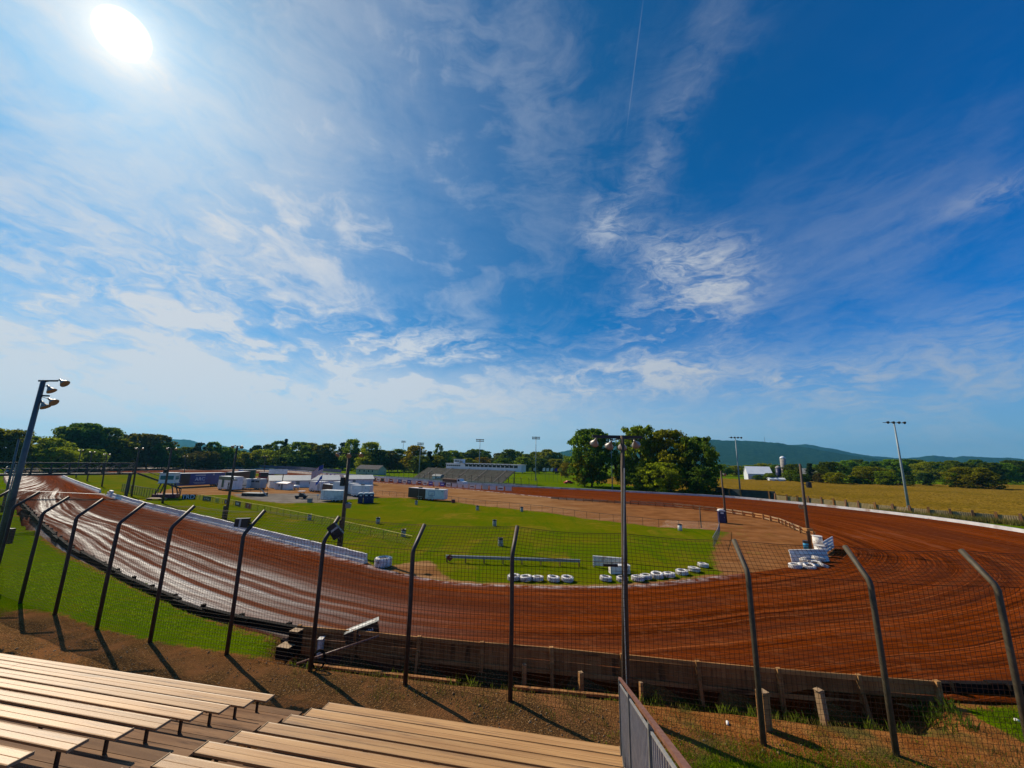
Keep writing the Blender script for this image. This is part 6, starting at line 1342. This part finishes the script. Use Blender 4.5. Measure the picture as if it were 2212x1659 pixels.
# undergrowth masses behind
mass = []
for k in range(46):
    px_ = -60 + k * 27.5; ds = 372 if px_ < 960 else 430
    mass.append((px_ + random.uniform(-8, 8), 985 + random.uniform(-4, 6) + .012 * (px_ - 600) * .5, ds + random.uniform(-10, 20)))
for i, (px_, pt_, ds) in enumerate(mass): put(px_, pt_, ds, 52, 'round', random.choice(['dark', 'dark', 'green', 'brown']), '%s low tree from the left in the dark wood edge behind the tree line' % ordinal(i + 1), i, 'wood_edge_tree', 'wood edge behind the tree line')
# trees and bushes of the farm and the field edge
FT = [(1560, 1003, 420, 40, 'round', 'green'), (1590, 1006, 430, 34, 'round', 'olive'), (1625, 1005, 440, 44, 'round', 'green'), (1652, 1001, 440, 40, 'round', 'olive'), (1678, 1004, 430, 36, 'round', 'dark'), (1716, 1003, 345, 36, 'round', 'dark'), (1752, 1001, 330, 30, 'cone', 'conifer'), (1770, 1004, 340, 34, 'round', 'dark'), (1795, 998, 320, 52, 'round', 'dark'), (1706, 1016, 320, 32, 'round', 'green'), (1803, 1021, 305, 42, 'round', 'olive'), (1664, 1022, 318, 26, 'round', 'green'), (1638, 1026, 318, 22, 'round', 'dark'), (1770, 1022, 310, 22, 'round', 'brown'), (1730, 1024, 312, 30, 'round', 'dark'),
      (1880, 1008, 330, 70, 'round', 'olive'), (1848, 1030, 325, 26, 'round', 'dark'), (1912, 1018, 320, 44, 'round', 'green'), (2095, 1010, 330, 84, 'round', 'olive'), (2060, 1022, 330, 40, 'round', 'dark'), (1998, 1022, 340, 28, 'round', 'conifer'), (1962, 1027, 345, 22, 'round', 'dark'), (1937, 1032, 340, 22, 'bush', 'conifer'), (1917, 1031, 338, 20, 'bush', 'conifer'), (1870, 1035, 322, 24, 'bush', 'dark'), (2130, 1030, 335, 60, 'bush', 'dark')]
FT += [(1830 + k * 26 + random.uniform(-5, 5), 995 + k * .15 + random.uniform(-5, 4), 520 + random.uniform(-20, 60), 44 + random.uniform(-4, 10), 'round', random.choice(['dark', 'green', 'dark', 'olive'])) for k in range(18)]
FT.sort(key=lambda q: q[0])
for i, (px_, pt_, ds, pw, shp, tint) in enumerate(FT):
    put(px_, pt_, ds, pw, shp, tint, '%s %s, %s from the left beyond the crop field' % (NMT[tint], 'bush' if shp == 'bush' else 'tree', ordinal(i + 1)), i, 'bush' if shp == 'bush' else 'tree', 'trees beyond the crop field')
# low flags and parked clutter at the right end of the grandstand
for k, (px_, m_) in enumerate([(1148, M_YEL), (1158, M_PALEGREY), (1178, M_TRWHITE), (1186, M_TRWHITE), (1195, M_TRWHITE), (1204, M_PURPLE), (1213, M_YEL)]):
    b = far(px_, 1036, 205); o = thing('banner_flag', '%s small flag from the left right of the grandstand' % ordinal(k + 1), 'flag', (b.x, b.y, 0), 0, 'small flags right of the grandstand')
    MB().cyl((0, 0, 0), (0, 0, 7.2), .06, .05, 5).build('staff', M_DARKSTEEL, o); MB().prism([(0, 5.4), (0, 7.0), (-1.3, 6.6), (-1.5, 5.3), (-.7, 5.2)], Vector((1, 0, 0)), Z, (0, -.02, 0), (0, .04, 0)).build('cloth', m_, o)
q = far(1228, 1040, 190); o = thing('parked_car', 'red parked car behind the far wall near the big trees', 'car', (q.x, q.y, 0), .3)
MB().prism([(-2.2, .35), (-2.2, .85), (-1.3, .95), (-.8, 1.45), (.7, 1.45), (1.3, .95), (2.2, .8), (2.2, .35)], Vector((1, 0, 0)), Z, (0, -.85, 0), (0, 1.7, 0)).build('body', M_STRIPER, o); MB().box((-.05, 0, 1.2), (1.5, 1.74, .35)).build('windows', M_GLASS, o)
for x_ in (-1.35, 1.35):
    for y_ in (-.9, .7): MB().cyl((x_, y_, .33), (x_, y_ + .2, .33), .33, .33, 12).build('wheel', M_RUBBER, o)
